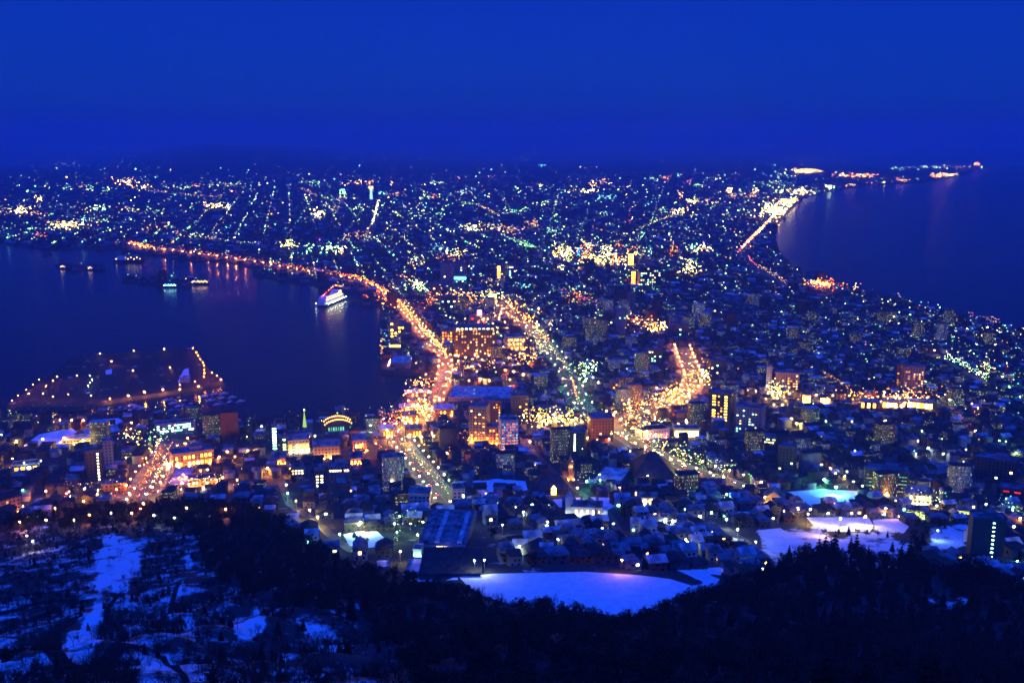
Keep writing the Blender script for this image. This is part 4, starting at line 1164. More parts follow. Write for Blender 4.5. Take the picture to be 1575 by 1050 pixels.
CL = '''102,254,18,2,14,W0 195,283,9,4,40,P2 105,294,6,2,10,L1 128,291,8,1.5,10,P1 140,295,5,2,14,L1 165,296,9,1.5,10,W1 222,292,10,2,18,H2 283,293,8,2,14,L1 300,290,12,1,12,P1 340,289,20,1.5,16,W1 380,288,20,1.5,18,W1
58,310,4,2,10,H2 5,329,7,3,16,H1 32,330,6,4,50,H2 58,336,9,3,22,P1 103,354,15,2.5,70,H2 110,354,14,2.5,40,P1 48,364,5,2,10,G1 62,369,8,1.5,14,R1 155,326,7,2,18,W2 200,328,9,1.5,22,Y1 130,331,12,3,18,Y1 145,345,22,3,34,W1 245,357,14,3,26,P1 300,370,20,2,26,W1
340,323,12,2,36,H2 318,320,2,2,6,O2 240,331,8,2,14,W1 480,285,8,1.5,20,L1 455,268,10,6,12,W0 527,301,3,3,30,G2 528,309,9,1,16,P1 510,310,8,1.5,14,L1 548,286,10,1.5,18,P2 567,285,5,1.5,16,P1 601,286,2,1.5,6,O2 490,336,6,4,45,H2 515,325,7,4,26,H1 553,325,5,3,14,L1 591,303,4,.8,14,C1
612,304,6,1,12,P1 655,309,6,4,20,L1 665,308,4,1.5,10,R1 555,370,10,2,20,O1 535,373,8,1.5,14,P1 585,374,18,2,26,L1 445,386,9,2.5,40,Y2 475,392,2.5,2.5,12,G2 505,390,9,3,44,L2 523,396,5,1.5,22,H2 680,393,9,1.5,26,C1 790,331,10,1.5,26,L1 725,359,10,2,44,H2 760,356,10,2,34,H1 780,362,12,3,44,P1 700,398,12,3,30,H2 640,412,9,4,34,H1
670,285,9,1.5,14,W1 755,275,4,1,6,O1 655,335,20,6,40,W1 832,257,6,1,10,C1 912,287,3,2.5,16,O2 925,283,8,3,26,P1 831,291,2,2,8,W2 905,298,8,1.2,22,H2 870,298,5,1,10,W1 1003,278,5,1.5,14,L1 1024,277,4,2,16,O1 1042,274,2,1.5,5,W1 1100,278,6,1.5,12,W1 1058,284,3,2,8,R1 1075,290,8,1.2,18,L1 935,309,9,1.5,30,C1 1046,303,2.5,2.5,16,O2
1065,315,6,2.5,22,Y2 1085,315,14,1.5,24,P1 1122,299,3,3,28,P2 1128,307,4,2,12,P1 1153,306,8,2.5,34,P1 1163,299,2.5,2.5,12,H2 1043,331,9,1.2,34,H2 930,335,8,1.5,16,W1 845,319,10,1.5,24,W1 1020,329,4,2,14,L1 820,352,6,4,38,P1 808,384,8,3,30,G1 862,398,8,5,55,H2 873,400,6,5,55,Y2 890,398,3,2,14,B2 903,392,5,5,44,P2 905,410,7,5,60,O2
920,410,8,3,44,Y2 935,398,8,5,50,H2 950,410,10,2.5,50,O2 953,388,4,3,18,O1 970,402,5,7,36,O2 985,398,7,4,26,Y1 998,395,4,5,16,C1 1035,397,5,5,30,O1 1063,425,9,3,55,Y2 1066,390,5,1.5,14,C2 1080,391,8,3,32,H2 983,372,4,3,16,L1 862,425,4,2,14,Y2 850,362,10,5,30,L1 805,447,10,1,26,C1 715,300,9,3,26,W1
1190,330,11,6,150,H2 1215,318,8,3,70,Y2 1212,314,13,1.6,60,O2 1230,299,14,3,70,H2 1240,266,13,2,70,O2 1237,266,8,1.5,40,Y2 1312,273,18,1.6,70,O2 1276,292,3.5,2,22,W2 1313,289,8,1.5,26,P1 1340,287,10,1,18,P1 1365,287,5,.8,14,Y1 1390,281,6,2,20,P1 1443,273,6,2,34,O2 1460,272,6,1.5,34,P2 1430,259,14,1,30,W1 1390,262,14,1.5,18,L1 1470,259,14,1,20,P0 1502,255,2.5,1.5,16,O2 1512,268,5,1.5,14,L1 1205,272,14,5,20,W1 1190,285,20,4,34,L1
1255,443,8,2.5,44,O2 1271,445,6,3,44,D2 1290,447,14,1.5,20,D1 1315,450,2.5,2,8,H2 1262,448,18,3,26,D1 712,470,22,6,70,O2 745,463,18,3,50,Y2 700,462,16,4,50,O1 660,470,10,6,40,D1 645,450,16,4,50,L2 640,446,10,2,30,H2 620,435,12,4,20,O1 690,405,14,4,30,O1 755,440,14,5,30,H1 780,425,8,4,30,P1 790,478,10,6,40,O2
720,478,8,4,26,O1 805,498,10,5,40,O2 826,510,3,2.5,14,H2 848,511,2,2,10,H2 800,540,14,5,44,O2 830,545,8,8,50,H1 812,562,12,4,40,O2 905,578,10,5,50,W2 900,590,6,4,20,L2 1065,590,8,12,50,O2 1040,615,14,6,55,O2 1010,632,16,5,60,H1 975,640,16,5,60,O2 985,660,16,6,44,Y1 850,658,28,5,120,Y2 845,656,24,5,70,O2 1085,592,4,5,34,H2
980,668,14,8,40,Y1 1010,700,18,8,50,Y1 1040,716,16,6,44,L1 1075,730,14,6,40,L1 1115,742,12,5,26,L1 885,640,10,10,40,L1 1190,612,6,6,40,Y2 1210,616,8,4,26,O1 965,495,4,3,16,P1 985,505,12,5,44,O1 1004,514,8,4,50,O2 1020,513,4,2,20,H2 870,455,20,6,34,L1 895,470,12,4,40,D1 880,462,10,4,34,D1 925,512,5,1.5,12,P1
1480,555,20,10,26,L1 1545,595,20,14,34,G1 1515,577,6,4,24,Y2 735,575,30,2,30,P1 585,548,5,8,40,P1 590,530,4,14,20,C0 600,470,12,8,40,D2 580,460,10,4,20,D1 660,600,8,3,20,P1 640,606,12,3,36,P2 645,640,10,8,50,Y2 655,655,12,6,40,O2 605,662,10,8,60,R1 612,655,10,8,50,O1 240,700,14,10,36,L1 245,690,10,6,26,W1 205,687,10,3,30,Y2
1260,763,0,0,0,W1 620,820,12,14,40,L0 610,850,8,8,16,L0 1430,785,14,4,30,L1 1545,795,14,4,20,C1 900,750,10,6,20,L0 1330,622,34,4,50,O2 1400,622,24,4,50,O2 600,700,20,10,26,D1 720,690,30,12,40,O1'''
for tok in CL.split():
    a, b, sx_, sy_, n, k = tok.split(',')
    n = int(int(n) * 1.1)
    if n:
        p = np.stack([rng.normal(float(a), float(sx_) * .95, n), rng.normal(float(b), float(sy_) * .9, n)], 1)
        scatter(p, k[0], int(k[1]), (.30, .70), 12 if float(b) > 430 else 18)
LN = '''187,279,205,290,26,P2 225,295,345,306,44,P1 462,291,488,304,34,P1 583,310,573,347,80,H2 572,346,560,375,26,P0 710,314,735,318,26,L1 735,318,768,334,50,H1 770,365,830,390,56,L1 785,372,826,388,30,G1 980,357,1010,343,30,Y1 1010,343,1050,330,40,H1 1225,305,1205,318,44,H2 1205,318,1185,340,70,H2
1185,340,1160,366,90,P2 1165,360,1138,388,80,R2 1175,352,1140,386,60,H2 1150,400,1164,413,26,R1 1165,414,1212,441,60,P1 1045,402,1071,411,26,Y2 270,363,335,372,40,O1 335,372,400,380,30,W1 200,377,232,385,60,D2 232,385,262,388,24,P1 262,388,400,406,90,D1 400,407,520,427,120,D1 520,427,565,436,60,D2 565,437,606,461,90,D2 606,462,645,506,110,D2 645,507,688,556,120,O2
1455,555,1515,590,80,W2 1262,583,1306,608,44,P1 1229,565,1248,576,14,P0 1480,487,1502,494,30,R1 1512,497,1536,502,24,P1 915,505,932,522,22,P1 990,420,1040,424,10,W0 1458,636,1492,670,36,R0 1440,625,1475,632,16,W1 1150,752,1170,757,10,L1 818,508,845,536,36,O2 845,536,880,588,50,Y1 880,595,887,620,40,D2 940,650,985,682,26,P0 985,690,1020,706,24,H1 1030,708,1120,742,50,H0
100,766,260,757,80,P1 260,757,345,750,50,H2 222,754,248,706,50,D2 240,752,262,706,50,O2 255,752,268,716,30,P1 615,690,690,772,90,Y1 622,688,688,766,60,W0 1230,358,1100,375,0,W0 570,440,690,470,30,D1 1210,790,1230,800,6,Y0 640,330,600,395,18,W0 690,300,668,360,20,L0 860,300,845,350,16,W1 905,330,880,385,18,L1 1100,300,1080,365,20,W0 480,310,440,370,20,W1 330,310,300,352,16,W0 1000,440,1060,525,26,L1 1130,430,1200,560,30,W0 1210,470,1300,600,30,L0 1300,485,1420,600,28,W0 895,440,930,500,20,Y1 120,315,80,350,14,W0 760,290,790,330,16,L0 1020,290,1000,345,16,W1 1380,520,1460,600,20,W0 560,320,520,380,20,L1'''
for tok in LN.split():
    a, b, c, d_, n, k = tok.split(',')
    n = int(n)
    if not n: continue
    t_ = (np.arange(n) + rng.uniform(.1, .9, n)) / n
    p = np.stack([float(a) + (float(c) - float(a)) * t_ + rng.normal(0, .7, n), float(b) + (float(d_) - float(b)) * t_ + rng.normal(0, .5, n)], 1)
    scatter(p, k[0], int(k[1]), (.26, .50), 9)
# lamps scattered at random, added to spread warm light over these streets
for a, b, sx_, sy_, n, cols in ((765, 505, 45, 30, 46, ['orange', 'amber', 'deep', 'orange']), (735, 560, 50, 14, 26, ['orange', 'deep', 'amber']), (648, 630, 24, 22, 30, ['amber', 'orange', 'deep']), (860, 655, 30, 7, 26, ['yellow', 'amber', 'amber']),
                                (1380, 624, 40, 5, 20, ['orange', 'amber']), (1192, 615, 12, 10, 12, ['yellow', 'amber']), (925, 403, 45, 12, 40, ['amber', 'orange', 'yellow']), (1195, 325, 18, 14, 34, ['cream', 'amber', 'orange']),
                                (1262, 443, 14, 3, 12, ['deep', 'orange']), (1035, 620, 36, 14, 22, ['orange', 'amber']), (1005, 665, 28, 10, 16, ['yellow', 'amber']), (700, 470, 30, 12, 18, ['deep', 'orange']), (990, 505, 16, 8, 12, ['orange']), (565, 690, 60, 14, 14, ['orange', 'deep']), (300, 735, 50, 18, 18, ['orange', 'amber', 'deep'])):
    p = np.stack([rng.normal(a, sx_ * .7, n), rng.normal(b, sy_ * .7, n)], 1)
    x, y, z = ground(p[:, 0], p[:, 1])
    sd = shore_dist(x, y)
    for k in range(n):
        if sd[k] < 4: continue
        d = math.hypot(x[k], y[k])
        put(x[k], y[k], z[k] + 9, .42 * max(1, d / 1900) * rnd.uniform(.7, 1.4), rnd.choice(cols), 3)
LVN = np.array(LV)
keys = sorted(set(zip(LC, LS)))
wide = np.stack([rng.uniform(.8, 2.0, len(LVN)), np.ones(len(LVN)), rng.uniform(.6, 1.1, len(LVN))], -1)
wide[np.array(LS) >= 3] = 1
vv = (OCT_V[None] * LVN[:, None, 3:4] * wide[:, None] + LVN[:, None, :3]).reshape(-1, 3)
ff = (OCT_F[None] + (np.arange(len(LVN)) * 6)[:, None, None]).reshape(-1, 3)
mi = np.repeat([keys.index(k) for k in zip(LC, LS)], 8).reshape(-1, 8)
mi[np.array(LS) >= 3, :4] = len(keys)          # dark shade above the street lamps
mi = mi.ravel()
o = link('city_lights', np_mesh('city_lights', vv, ff, [emit(c, (3.6, 10, 32)[l], False) if l < 3 else emit(c, LAMPST.get(c, 800) * (1 if l == 3 else .22)) for c, l in keys] + [METAL], mi))
tag(o, 'countless distant street, shop and window lights spread over the dark town', kind='stuff')

# ------------------------------------------------------------------ generic houses and the mass of the town
TH = R(12)
def free_mask(x, y, z, margin=3.0):
    px, py = proj(x, y, z)
    ok = (px > -120) & (px < 1700) & (shore_dist(x, y) > 9) & ~inpoly(px, py, FOREST_PX)
    for k, c in CEN.items():
        ok &= segdist(x, y, c[::3].tolist() + [c[-1].tolist()]) > ROADW[k] / 2 + 5 + margin
    for p in YARDS.values():
        ok &= ~inpoly(px, py, p)
    ok &= segdist(x, y, FIELD, True) > 16
    ok &= ~inpoly(x, y, FIELD)
    ok &= ~inpoly(px, py, CEMETERY_PX) & ~((px > 590) & (px < 1110) & (py > 880))
    ok &= ~(inpoly(x, y, ISLAND))
    for fx, fy, fr in FOOT:
        ok &= np.hypot(x - fx, y - fy) > fr + margin + 2
    return ok, px, py
CEMETERY_PX = [(1160, 810), (1200, 806), (1495, 808), (1495, 850), (1400, 866), (1160, 866)]

def grid_points(r0, r1, cu, cv, street_every, street, jit):
    U = np.arange(-r1, r1, cu)
    V = np.arange(0, r1 * 1.2, cv)
    iu, iv = np.meshgrid(np.arange(len(U)), np.arange(len(V)), indexing='ij')
    u = U[iu] + (iu // street_every) * street
    v = V[iv] + (iv // street_every) * street - 300
    u, v = u.ravel() + rng.normal(0, jit, u.size), v.ravel() + rng.normal(0, jit, u.size)
    x, y = u * math.cos(TH) - v * math.sin(TH), u * math.sin(TH) + v * math.cos(TH)
    r = np.hypot(x, y)
    k = (r > r0) & (r < r1) & (np.abs(np.arctan2(x, y)) < R(29)) & (y > 0)
    return x[k], y[k]

cand = []
for r0, r1, cu, cv, se, st_, jit in ((480, 1050, 12.5, 13.5, 3, 6, 1.3), (1050, 2100, 15, 16, 3, 7, 1.6), (2100, 4200, 24, 25, 3, 10, 3), (4200, 9500, 52, 56, 3, 20, 8)):
    x, y = grid_points(r0, r1, cu, cv, se, st_, jit)
    z = np.maximum(height(x, y), .5)
    ok, px, py = free_mask(x, y, z, 3 if r1 < 2200 else 4)
    if r1 > 5000: ok &= rng.random(len(x)) < .75
    ok &= rng.random(len(x)) < .93
    cand.append(np.stack([x, y, z, px, py, np.full(len(x), r1)], 1)[ok])
cand = np.concatenate(cand)
order = np.argsort(-cand[:, 4])
cand = cand[order]
inside = (cand[:, 3] > 2) & (cand[:, 3] < 1573)
N_HOUSES = 290
idx = np.where(inside)[0][:N_HOUSES]
house_pts = cand[idx]
rest = np.delete(cand, idx, 0)

# twelve kinds of house, copied through the streets
def make_house(k):
    w, d, h = 7.5 + (k * 37 % 5) * .8, 8.5 + (k * 53 % 4) * .9, 5.2 + (k % 3) * .7
    e = empty('house', (0, 0, -500))
    wc = ['grey', 'pale', 'dark', 'blue', 'brown', 'pale', 'grey', 'dark', 'white', 'brick', 'blue', 'grey'][k]
    rm = ['snow', 'thin', 'dark', 'thin', 'snow', 'thin', 'dark', 'thin', 'snow', 'dark', 'thin', 'rust'][k]
    MB().box((0, 0, -2.5), (w, d, h + 2.5)).build('wall', PLAIN[wc], e)
    kind = k % 4
    if kind == 0: MB().gable((0, 0, h + .003), (w, d), 2.4, end=None).build('roof', ROOF[rm], e)
    elif kind == 1: MB().hip((0, 0, h + .003), (w, d), 2.2, w * .42).build('roof', ROOF[rm], e)
    elif kind == 2: MB().gable((0, 0, h + .003), (d, w), 2.6).build('roof', ROOF[rm], e).rotation_euler[2] = R(90)
    else:
        MB().box((0, 0, h + .003), (w + .6, d + .6, .5)).build('roof', ROOF[rm], e)
    lit = ['', 'cream', '', 'white', '', 'amber', 'cool', '', 'mint', '', 'yellow', ''][k]
    dark_pane = GLASS
    for j, (u, z) in enumerate(((-.27, 1.5), (.22, 1.5), (-.05, 3.9), (.27, 3.9))):
        on = lit and j == k % 4
        window(e, 'f', w, d, u * w, z, 1.5, 1.3, emit(lit, 16, False) if on else dark_pane)
    window(e, 'r', w, d, .1 * d, 3.7, 1.6, 1.2, dark_pane)
    window(e, 'l', w, d, -.1 * d, 3.7, 1.6, 1.2, dark_pane)
    link('door', unit_box(PLAIN['brown']), e, (.02 * w, -d / 2 - .04, 0), 0, (1.1, .08, 2.1))
    if k % 3 == 0:
        MB().box((w * .2, d * .15, h + .6), (.7, .7, 2.4)).build('chimney', PLAIN['brick'], e)
    desc = {'snow': 'snowy', 'thin': 'half-snowy', 'dark': 'dark', 'rust': 'rusty'}[rm] + ' ' + {0: 'gabled', 1: 'hipped', 2: 'gable-fronted', 3: 'flat-roofed'}[kind]
    return e, desc
g_, t_, b_ = new_mat('window glass')
b_.inputs['Base Color'].default_value = (.015, .018, .022, 1)
b_.inputs['Roughness'].default_value = .12
GLASS = g_
PROTO = [make_house(k) for k in range(12)]
def copy_tree(o, parent=None):
    c = o.copy(); COL.objects.link(c)
    c.parent = parent
    for ch in o.children: copy_tree(ch, c)
    return c
used, hb = set(), {}
for i, (x, y, z, px, py, _) in enumerate(house_pts):
    k = rnd.randrange(12)
    ref, way, dd = relation(px, py)
    hb.setdefault((PROTO[k][1], ref, way), []).append((dd, x, y, z, k))
for (desc, ref, way), v in hb.items():
    for n, (dd, x, y, z, k) in enumerate(sorted(v)):
        o = PROTO[k][0] if k not in used else copy_tree(PROTO[k][0])
        used.add(k)
        o.location = (x, y, z)
        o.rotation_euler[2] = TH + rnd.choice((0, 0, 0, R(90), R(180), R(-90))) * 0 + rnd.uniform(-.06, .06) + (R(-12) if rnd.random() < .3 else 0)
        s_ = rnd.uniform(.9, 1.25)
        o.scale = (s_ * rnd.uniform(.85, 1.25), s_ * rnd.uniform(.9, 1.15), s_ * rnd.uniform(.8, 1.25))
        tag(o, f'{desc} house, {ORD[n]} such {way} the {ref}', 'house', 'small houses below the mountain')

# the rest of the town, one mass
def mass(pts):
    n = len(pts)
    x, y, z, px, py, rr = pts.T
    near = rr < 2200
    q = rng.random(n)
    w = np.where(rr < 1100, rng.uniform(7, 11, n), np.where(near, rng.uniform(8, 13, n), np.where(rr < 4300, rng.uniform(11, 22, n), rng.uniform(16, 44, n))))
    d = w * rng.uniform(.75, 1.25, n)
    d = np.where(rr < 2200, np.minimum(d, 14), d)
    h = rng.uniform(5, 9, n) + np.where(q > np.where(rr < 1100, .98, .972), rng.uniform(5, 14, n), 0) + np.where((q > .985) & (rr < 4300), rng.uniform(6, 16, n), 0)
    core = np.exp(-((px - 850) / 260) ** 2 - ((py - 430) / 70) ** 2)
    h = np.where(rr > 2200, h * .75, h) + core * rng.uniform(0, 9, n)
    tall = h > 13
    w, d = np.where(tall, np.maximum(w, 15) * 1.2, w), np.where(tall, np.maximum(d, 11), d)
    a = TH + np.where(rng.random(n) < .25, R(-14), 0) + rng.normal(0, .05, n)
    ca, sa = np.cos(a), np.sin(a)
    def corner(ux, uy, zz):
        X, Y = ux * w, uy * d
        return np.stack([x + X * ca - Y * sa, y + X * sa + Y * ca, zz], -1)
    zb, zt = z - 2.5, z + h
    sq = ((-.5, -.5), (.5, -.5), (.5, .5), (-.5, .5))
    V = [corner(*c, zb) for c in sq] + [corner(*c, zt) for c in sq]
    ov = 1 + .8 / np.minimum(w, d)
    gab = (h < 9.5) & (rng.random(n) < .7)
    rise = np.where(gab, rng.uniform(1.6, 3.2, n), .0)
    V += [corner(c[0] * ov, c[1] * ov, zt + .02) for c in sq]                    # eaves 8..11
    V += [corner(-.5 * ov, 0, zt + .02 + rise), corner(.5 * ov, 0, zt + .02 + rise), corner(-.5 * ov, 0, zt + .02), corner(.5 * ov, 0, zt + .02)]
    v = np.stack(V, 1).reshape(-1, 3)
    fw = np.array([(0, 1, 5, 4), (1, 2, 6, 5), (2, 3, 7, 6), (3, 0, 4, 7)])
    fr = np.array([(8, 9, 13, 12), (12, 13, 10, 11)])
    fg = np.array([(8, 12, 11, 14), (9, 15, 10, 13)])
    base = (np.arange(n) * 16)[:, None, None]
    F_ = np.concatenate([(fw[None] + base).reshape(-1, 4), (fr[None] + base).reshape(-1, 4), (fg[None] + base[gab]).reshape(-1, 4)])
    nw = rng.choice(5, n, p=[.22, .45, .06, .17, .1])
    nw = np.where(tall, rng.choice([1, 1, 3, 4], n), nw)
    lively = np.clip(core * 1.2, 0, 1)
    lit_wall = ((rng.random(n) < .16 + .1 * lively) | (tall & (rng.random(n) < .7))) & (rr < 2200)
    wi = np.where(lit_wall, 5 + nw, nw)
    ri = 10 + rng.choice(4, n, p=[.06, .22, .68, .04])
    M_ = np.concatenate([np.repeat(wi, 4), np.repeat(ri, 2), np.repeat(nw[gab], 2)])
    cs = ['grey', 'dark', 'pale', 'blue', 'brick']
    mats = [PLAIN[c] for c in cs] + [WM(c, .05) for c in cs] + [ROOF[k] for k in ('snow', 'thin', 'dark', 'rust')]
    return np_mesh('town_buildings', v, F_, mats, M_)
o = tag(link('town_buildings', mass(rest)), 'packed roofs and dark walls of the town stretching away to the hills', kind='stuff')

# ------------------------------------------------------------------ cars
def make_car():
    e = empty('car', (0, 0, -500))
    prof = [(-2.2, .35), (2.2, .35), (2.25, .75), (1.2, .95), (.55, 1.42), (-1.2, 1.45), (-1.9, 1.0), (-2.25, .9)]
    m = MB()
    n = len(prof)
    vs = [(-.85 * (1 if zz < 1 else .84), yy, zz) for yy, zz in prof] + [(.85 * (1 if zz < 1 else .84), yy, zz) for yy, zz in prof]
    m.add(vs, [(k, (k + 1) % n, n + (k + 1) % n, n + k) for k in range(n)] + [tuple(reversed(range(n))), tuple(range(n, 2 * n))])
    m.build('body', CARPAINT, e)
    for sx in (-.8, .8):
        for yy in (-1.35, 1.35):
            w_ = MB().tube((sx - .1, 0, 0), (sx + .1, 0, 0), .34, .34, 10).mesh('wheel', [TYRE])
            link('wheel', w_, e, (0, yy, .34))
        link('headlight', orb_mesh(HEAD), e, (sx * .75, 2.28, .68), 0, (.26, .2, .2))
        link('tail_light', orb_mesh(TAIL), e, (sx * .8, -2.28, .8), 0, (.26, .2, .2))
    return e
CARPAINT = noise_mat('car paint', (.1, .1, .11), (.2, .2, .22), .5, .35, spec=.5)
TYRE = noise_mat('tyre rubber', (.012, .012, .012), (.02, .02, .02), 2)
HEAD, TAIL = emit('cream', 150, False), emit('red', 30, False)
car0 = make_car()
first = True
for road, f0, f1, n, phrase in (('hill avenue', .02, .97, 14, 'hill avenue'), ('port street', .1, .98, 18, 'wide port street'), ('tram street', .1, .95, 14, 'tram street'), ('park avenue', .03, .97, 20, 'park avenue'),
                                ('curving street', .05, .95, 14, 'curving orange street'), ('boulevard', .3, .98, 18, 'green-lit boulevard'), ('harbour road', .72, .98, 26, 'near harbour road')):
    c = CEN[road]
    t, nr = frame_of(c)
    for lane, sg in ((-1, 1), (1, -1)):
        pts = []
        for k in range(n // 2):
            i = int((f0 + (f1 - f0) * (k + .5 + rnd.uniform(-.3, .3)) / (n // 2)) * (len(c) - 1))
            away = (t[i][1] > 0)
            # traffic keeps to the left: those driving away from the viewer run on its left side
            p = c[i] + nr[i] * (3.4 * (-1 if away else 1) * sg)
            hd = t[i] * (1 if away else -1) * sg
            z = max(float(height(p[:1], p[1:])[0]), .6) + .44
            pts.append((float(proj(p[0], p[1], z)[1]), p, hd, z))
        pts.sort(key=lambda q: -q[0])
        for k, (py, p, hd, z) in enumerate(pts):
            o = car0 if first else copy_tree(car0)
            first = False
            o.location = (p[0], p[1], z)
            o.rotation_euler[2] = math.atan2(-hd[0], hd[1])
            tag(o, f'car {"going away, red tail lights" if hd[1] > 0 else "coming nearer, white headlights"}, {ORD[k]} from the near end of the {phrase}', 'car', 'cars on the lit streets')

# ------------------------------------------------------------------ the ferry and the boats
x0, y0, _ = G(491, 473)
x1, y1, _ = G(531, 457)
L = math.hypot(x1 - x0, y1 - y0) * .86
e = tag(empty('ferry', ((x0 + x1) / 2, (y0 + y1) / 2, 0), math.atan2(y1 - y0, x1 - x0)), 'white ferry moored at the quay, lit from bow to stern', 'ferry')
def hull(Lh, B, D, z0, fl=1.12):
    st = [(-.5, .80), (-.47, .96), (-.3, 1), (.2, 1), (.36, .78), (.46, .36), (.5, .03)]
    vs, fs = [], []
    for u, b in st:
        for s_ in (-1, 1):
            vs += [(u * Lh, s_ * b * B / 2 * .8, z0), (u * Lh * (1.02 if u > .4 else 1), s_ * b * B / 2 * 1.0, z0 + D)]
    for k in range(len(st) - 1):
        a, b = 4 * k, 4 * k + 4
        fs += [(a, a + 1, b + 1, b), (b + 2, b + 3, a + 3, a + 2), (a + 1, a + 3, b + 3, b + 1), (a + 2, a, b, b + 2)]
    n = 4 * (len(st) - 1)
    fs += [(0, 2, 3, 1), (n, n + 1, n + 3, n + 2)]
    return MB().add(vs, fs)
WHITE_P = noise_mat('white ship paint', (.62, .62, .62), (.8, .8, .8), .1, .5)
NAVY = noise_mat('navy ship paint', (.01, .015, .05), (.02, .025, .07), .1, .5)
B_ = L * .15
hull(L, B_, 4, -1).build('hull', NAVY, e)
hull(L * .995, B_ * 1.03, 7, 3.003).build('upper_hull', WHITE_P, e)
for k, (u0, u1, bw, z, hh) in enumerate(((-.46, .30, .92, 10.01, 5), (-.42, .26, .84, 15.02, 4), (.10, .24, .9, 19.03, 4))):
    dk = MB().box(((u0 + u1) / 2 * L, 0, z), ((u1 - u0) * L, B_ * bw, hh)).build('deckhouse', WHITE_P, e)
    for s_ in (-1, 1):
        for j in range(12 if k < 2 else 4):
            n_ = 12 if k < 2 else 4
            link('window', unit_box(emit('cream', 6, False)), dk, ((u0 + (u1 - u0) * (j + .5) / n_) * L, s_ * (B_ * bw / 2 + .06), z + hh * .4), 0, ((u1 - u0) * L / n_ * .6, .12, hh * .36))
MB().box((-.22 * L, 0, 19.03), (9, 6, 9), taper=(.8, .8)).build('funnel', noise_mat('funnel paint', (.3, .05, .03), (.4, .07, .04), .2), e)
MB().tube((.16 * L, 0, 23), (.16 * L, 0, 35), .4, .15).build('mast', METAL, e)
MB().tube((.44 * L, 0, 10), (.44 * L, 0, 22), .3, .1).build('bow_mast', METAL, e)
for s_ in (-1, 1):
    for j in range(9):
        link('deck_lamp', orb_mesh(emit('white', 150)), e, ((-.46 + .1 * j) * L, s_ * (B_ / 2 + 4), 6), 0, (.6,) * 3)
for j in range(16):                     # dressed with strings of lamps from mast to mast
    a = j / 15
    u, zz = (-.46 + .92 * a), 20 + 14 * (1 - abs(a - .62) / .62)
    link('string_light', orb_mesh(emit('peach' if j % 3 else 'red', 20, False)), e, (u * L, 0, zz), 0, (.8,) * 3)

def make_boat(k):
    e = empty('boat', (0, 0, -500))
    hull(11, 3.4, 1.5, -.3).build('hull', WHITE_P if k else NAVY, e)
    MB().box((-.6, 0, 1.2), (4.2, 2.2, 1.4), taper=(.8, .85)).build('cabin', WHITE_P, e)
    MB().tube((.4, 0, 2.4), (.4, 0, 11), .09, .05).build('mast', METAL, e)
    return e
boats = [make_boat(0), make_boat(1)]
bu = [0, 0]
rows = [((190, 625), (214, 631)), ((262, 612), (290, 626)), ((330, 604), (368, 622)), ((318, 606), (350, 624))]
for ri, (a, b) in enumerate(rows):
    pa, pb = G(*a), G(*b)
    tag(MB().box((0, 0, -.5), (math.hypot(pb[0] - pa[0], pb[1] - pa[1]), 2.4, 1.1)).build('jetty', ROOF['thin'], None, ((pa[0] + pb[0]) / 2, (pa[1] + pb[1]) / 2, 0), math.atan2(pb[1] - pa[1], pb[0] - pa[0])),
        'narrow snowy jetty in the marina, ' + ('nearest the docks', 'below the middle of the island', 'farthest out by the island tip', 'second from the island tip')[ri], 'jetty')
    for j in range(6):
        k = (ri + j) % 2
        o = boats[k] if not bu[k] else copy_tree(boats[k])
        bu[k] = 1
        f = (j // 2 + .5) / 3
        an = math.atan2(pb[1] - pa[1], pb[0] - pa[0])
        sd = 8 if j % 2 else -8
        o.location = (pa[0] + (pb[0] - pa[0]) * f - math.sin(an) * sd, pa[1] + (pb[1] - pa[1]) * f + math.cos(an) * sd, 0)
        o.rotation_euler[2] = an + R(90)
        tag(o, f'{"white" if k else "dark"} moored boat, {ORD[j // 2]} along the {"near" if j % 2 else "far"} side of the {("dockside", "middle", "island tip", "inner")[ri]} jetty', 'boat', 'small boats moored in the marina')
for px, py, w_, lb in ((199, 404, 42, 'long lit working ship lying at the outer pier'), (262, 442, 20, 'ship with bluish deck lights at the end of the long pier'), (308, 436, 26, 'pale lit ship right of the bluish one at the long pier'), (104, 412, 20, 'dark ship at the far left pier with two lamps'), (146, 414, 20, 'dark ship at the second pier with one lamp')):
    x, y, _ = G(px, py)
    sc = w_ * math.hypot(x, y) / F
    e = tag(empty('ship', (x, y, 0), R(4)), lb, 'ship', 'ships at the far piers')
    hull(sc, sc * .17, sc * .09 + 2, -1).build('hull', NAVY, e)
    MB().box((-sc * .25, 0, sc * .09 + .9), (sc * .28, sc * .13, sc * .12)).build('bridge_house', WHITE_P, e)
    MB().tube((sc * .1, 0, sc * .08), (sc * .1, 0, sc * .28), .5, .3).build('mast', METAL, e)
    cols = ['cool', 'cyan'] if px == 262 else ['cream', 'yellow', 'peach']
    for j in range(9 if px > 190 else 3):
        link('deck_lamp', orb_mesh(emit(cols[j % len(cols)], 14, False)), e, ((-.42 + .1 * j) * sc, -sc * .05, sc * (.10 + .05 * (j % 2)) + 3), 0, (1.3,) * 3)

# ------------------------------------------------------------------ trees
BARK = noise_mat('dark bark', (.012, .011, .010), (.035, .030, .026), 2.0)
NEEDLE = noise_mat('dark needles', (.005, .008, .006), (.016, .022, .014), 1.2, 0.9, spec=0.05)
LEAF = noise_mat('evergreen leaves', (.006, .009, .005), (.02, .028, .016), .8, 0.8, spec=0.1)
TWIG = noise_mat('bare twigs', (.012, .010, .010), (.03, .026, .024), 1.0)

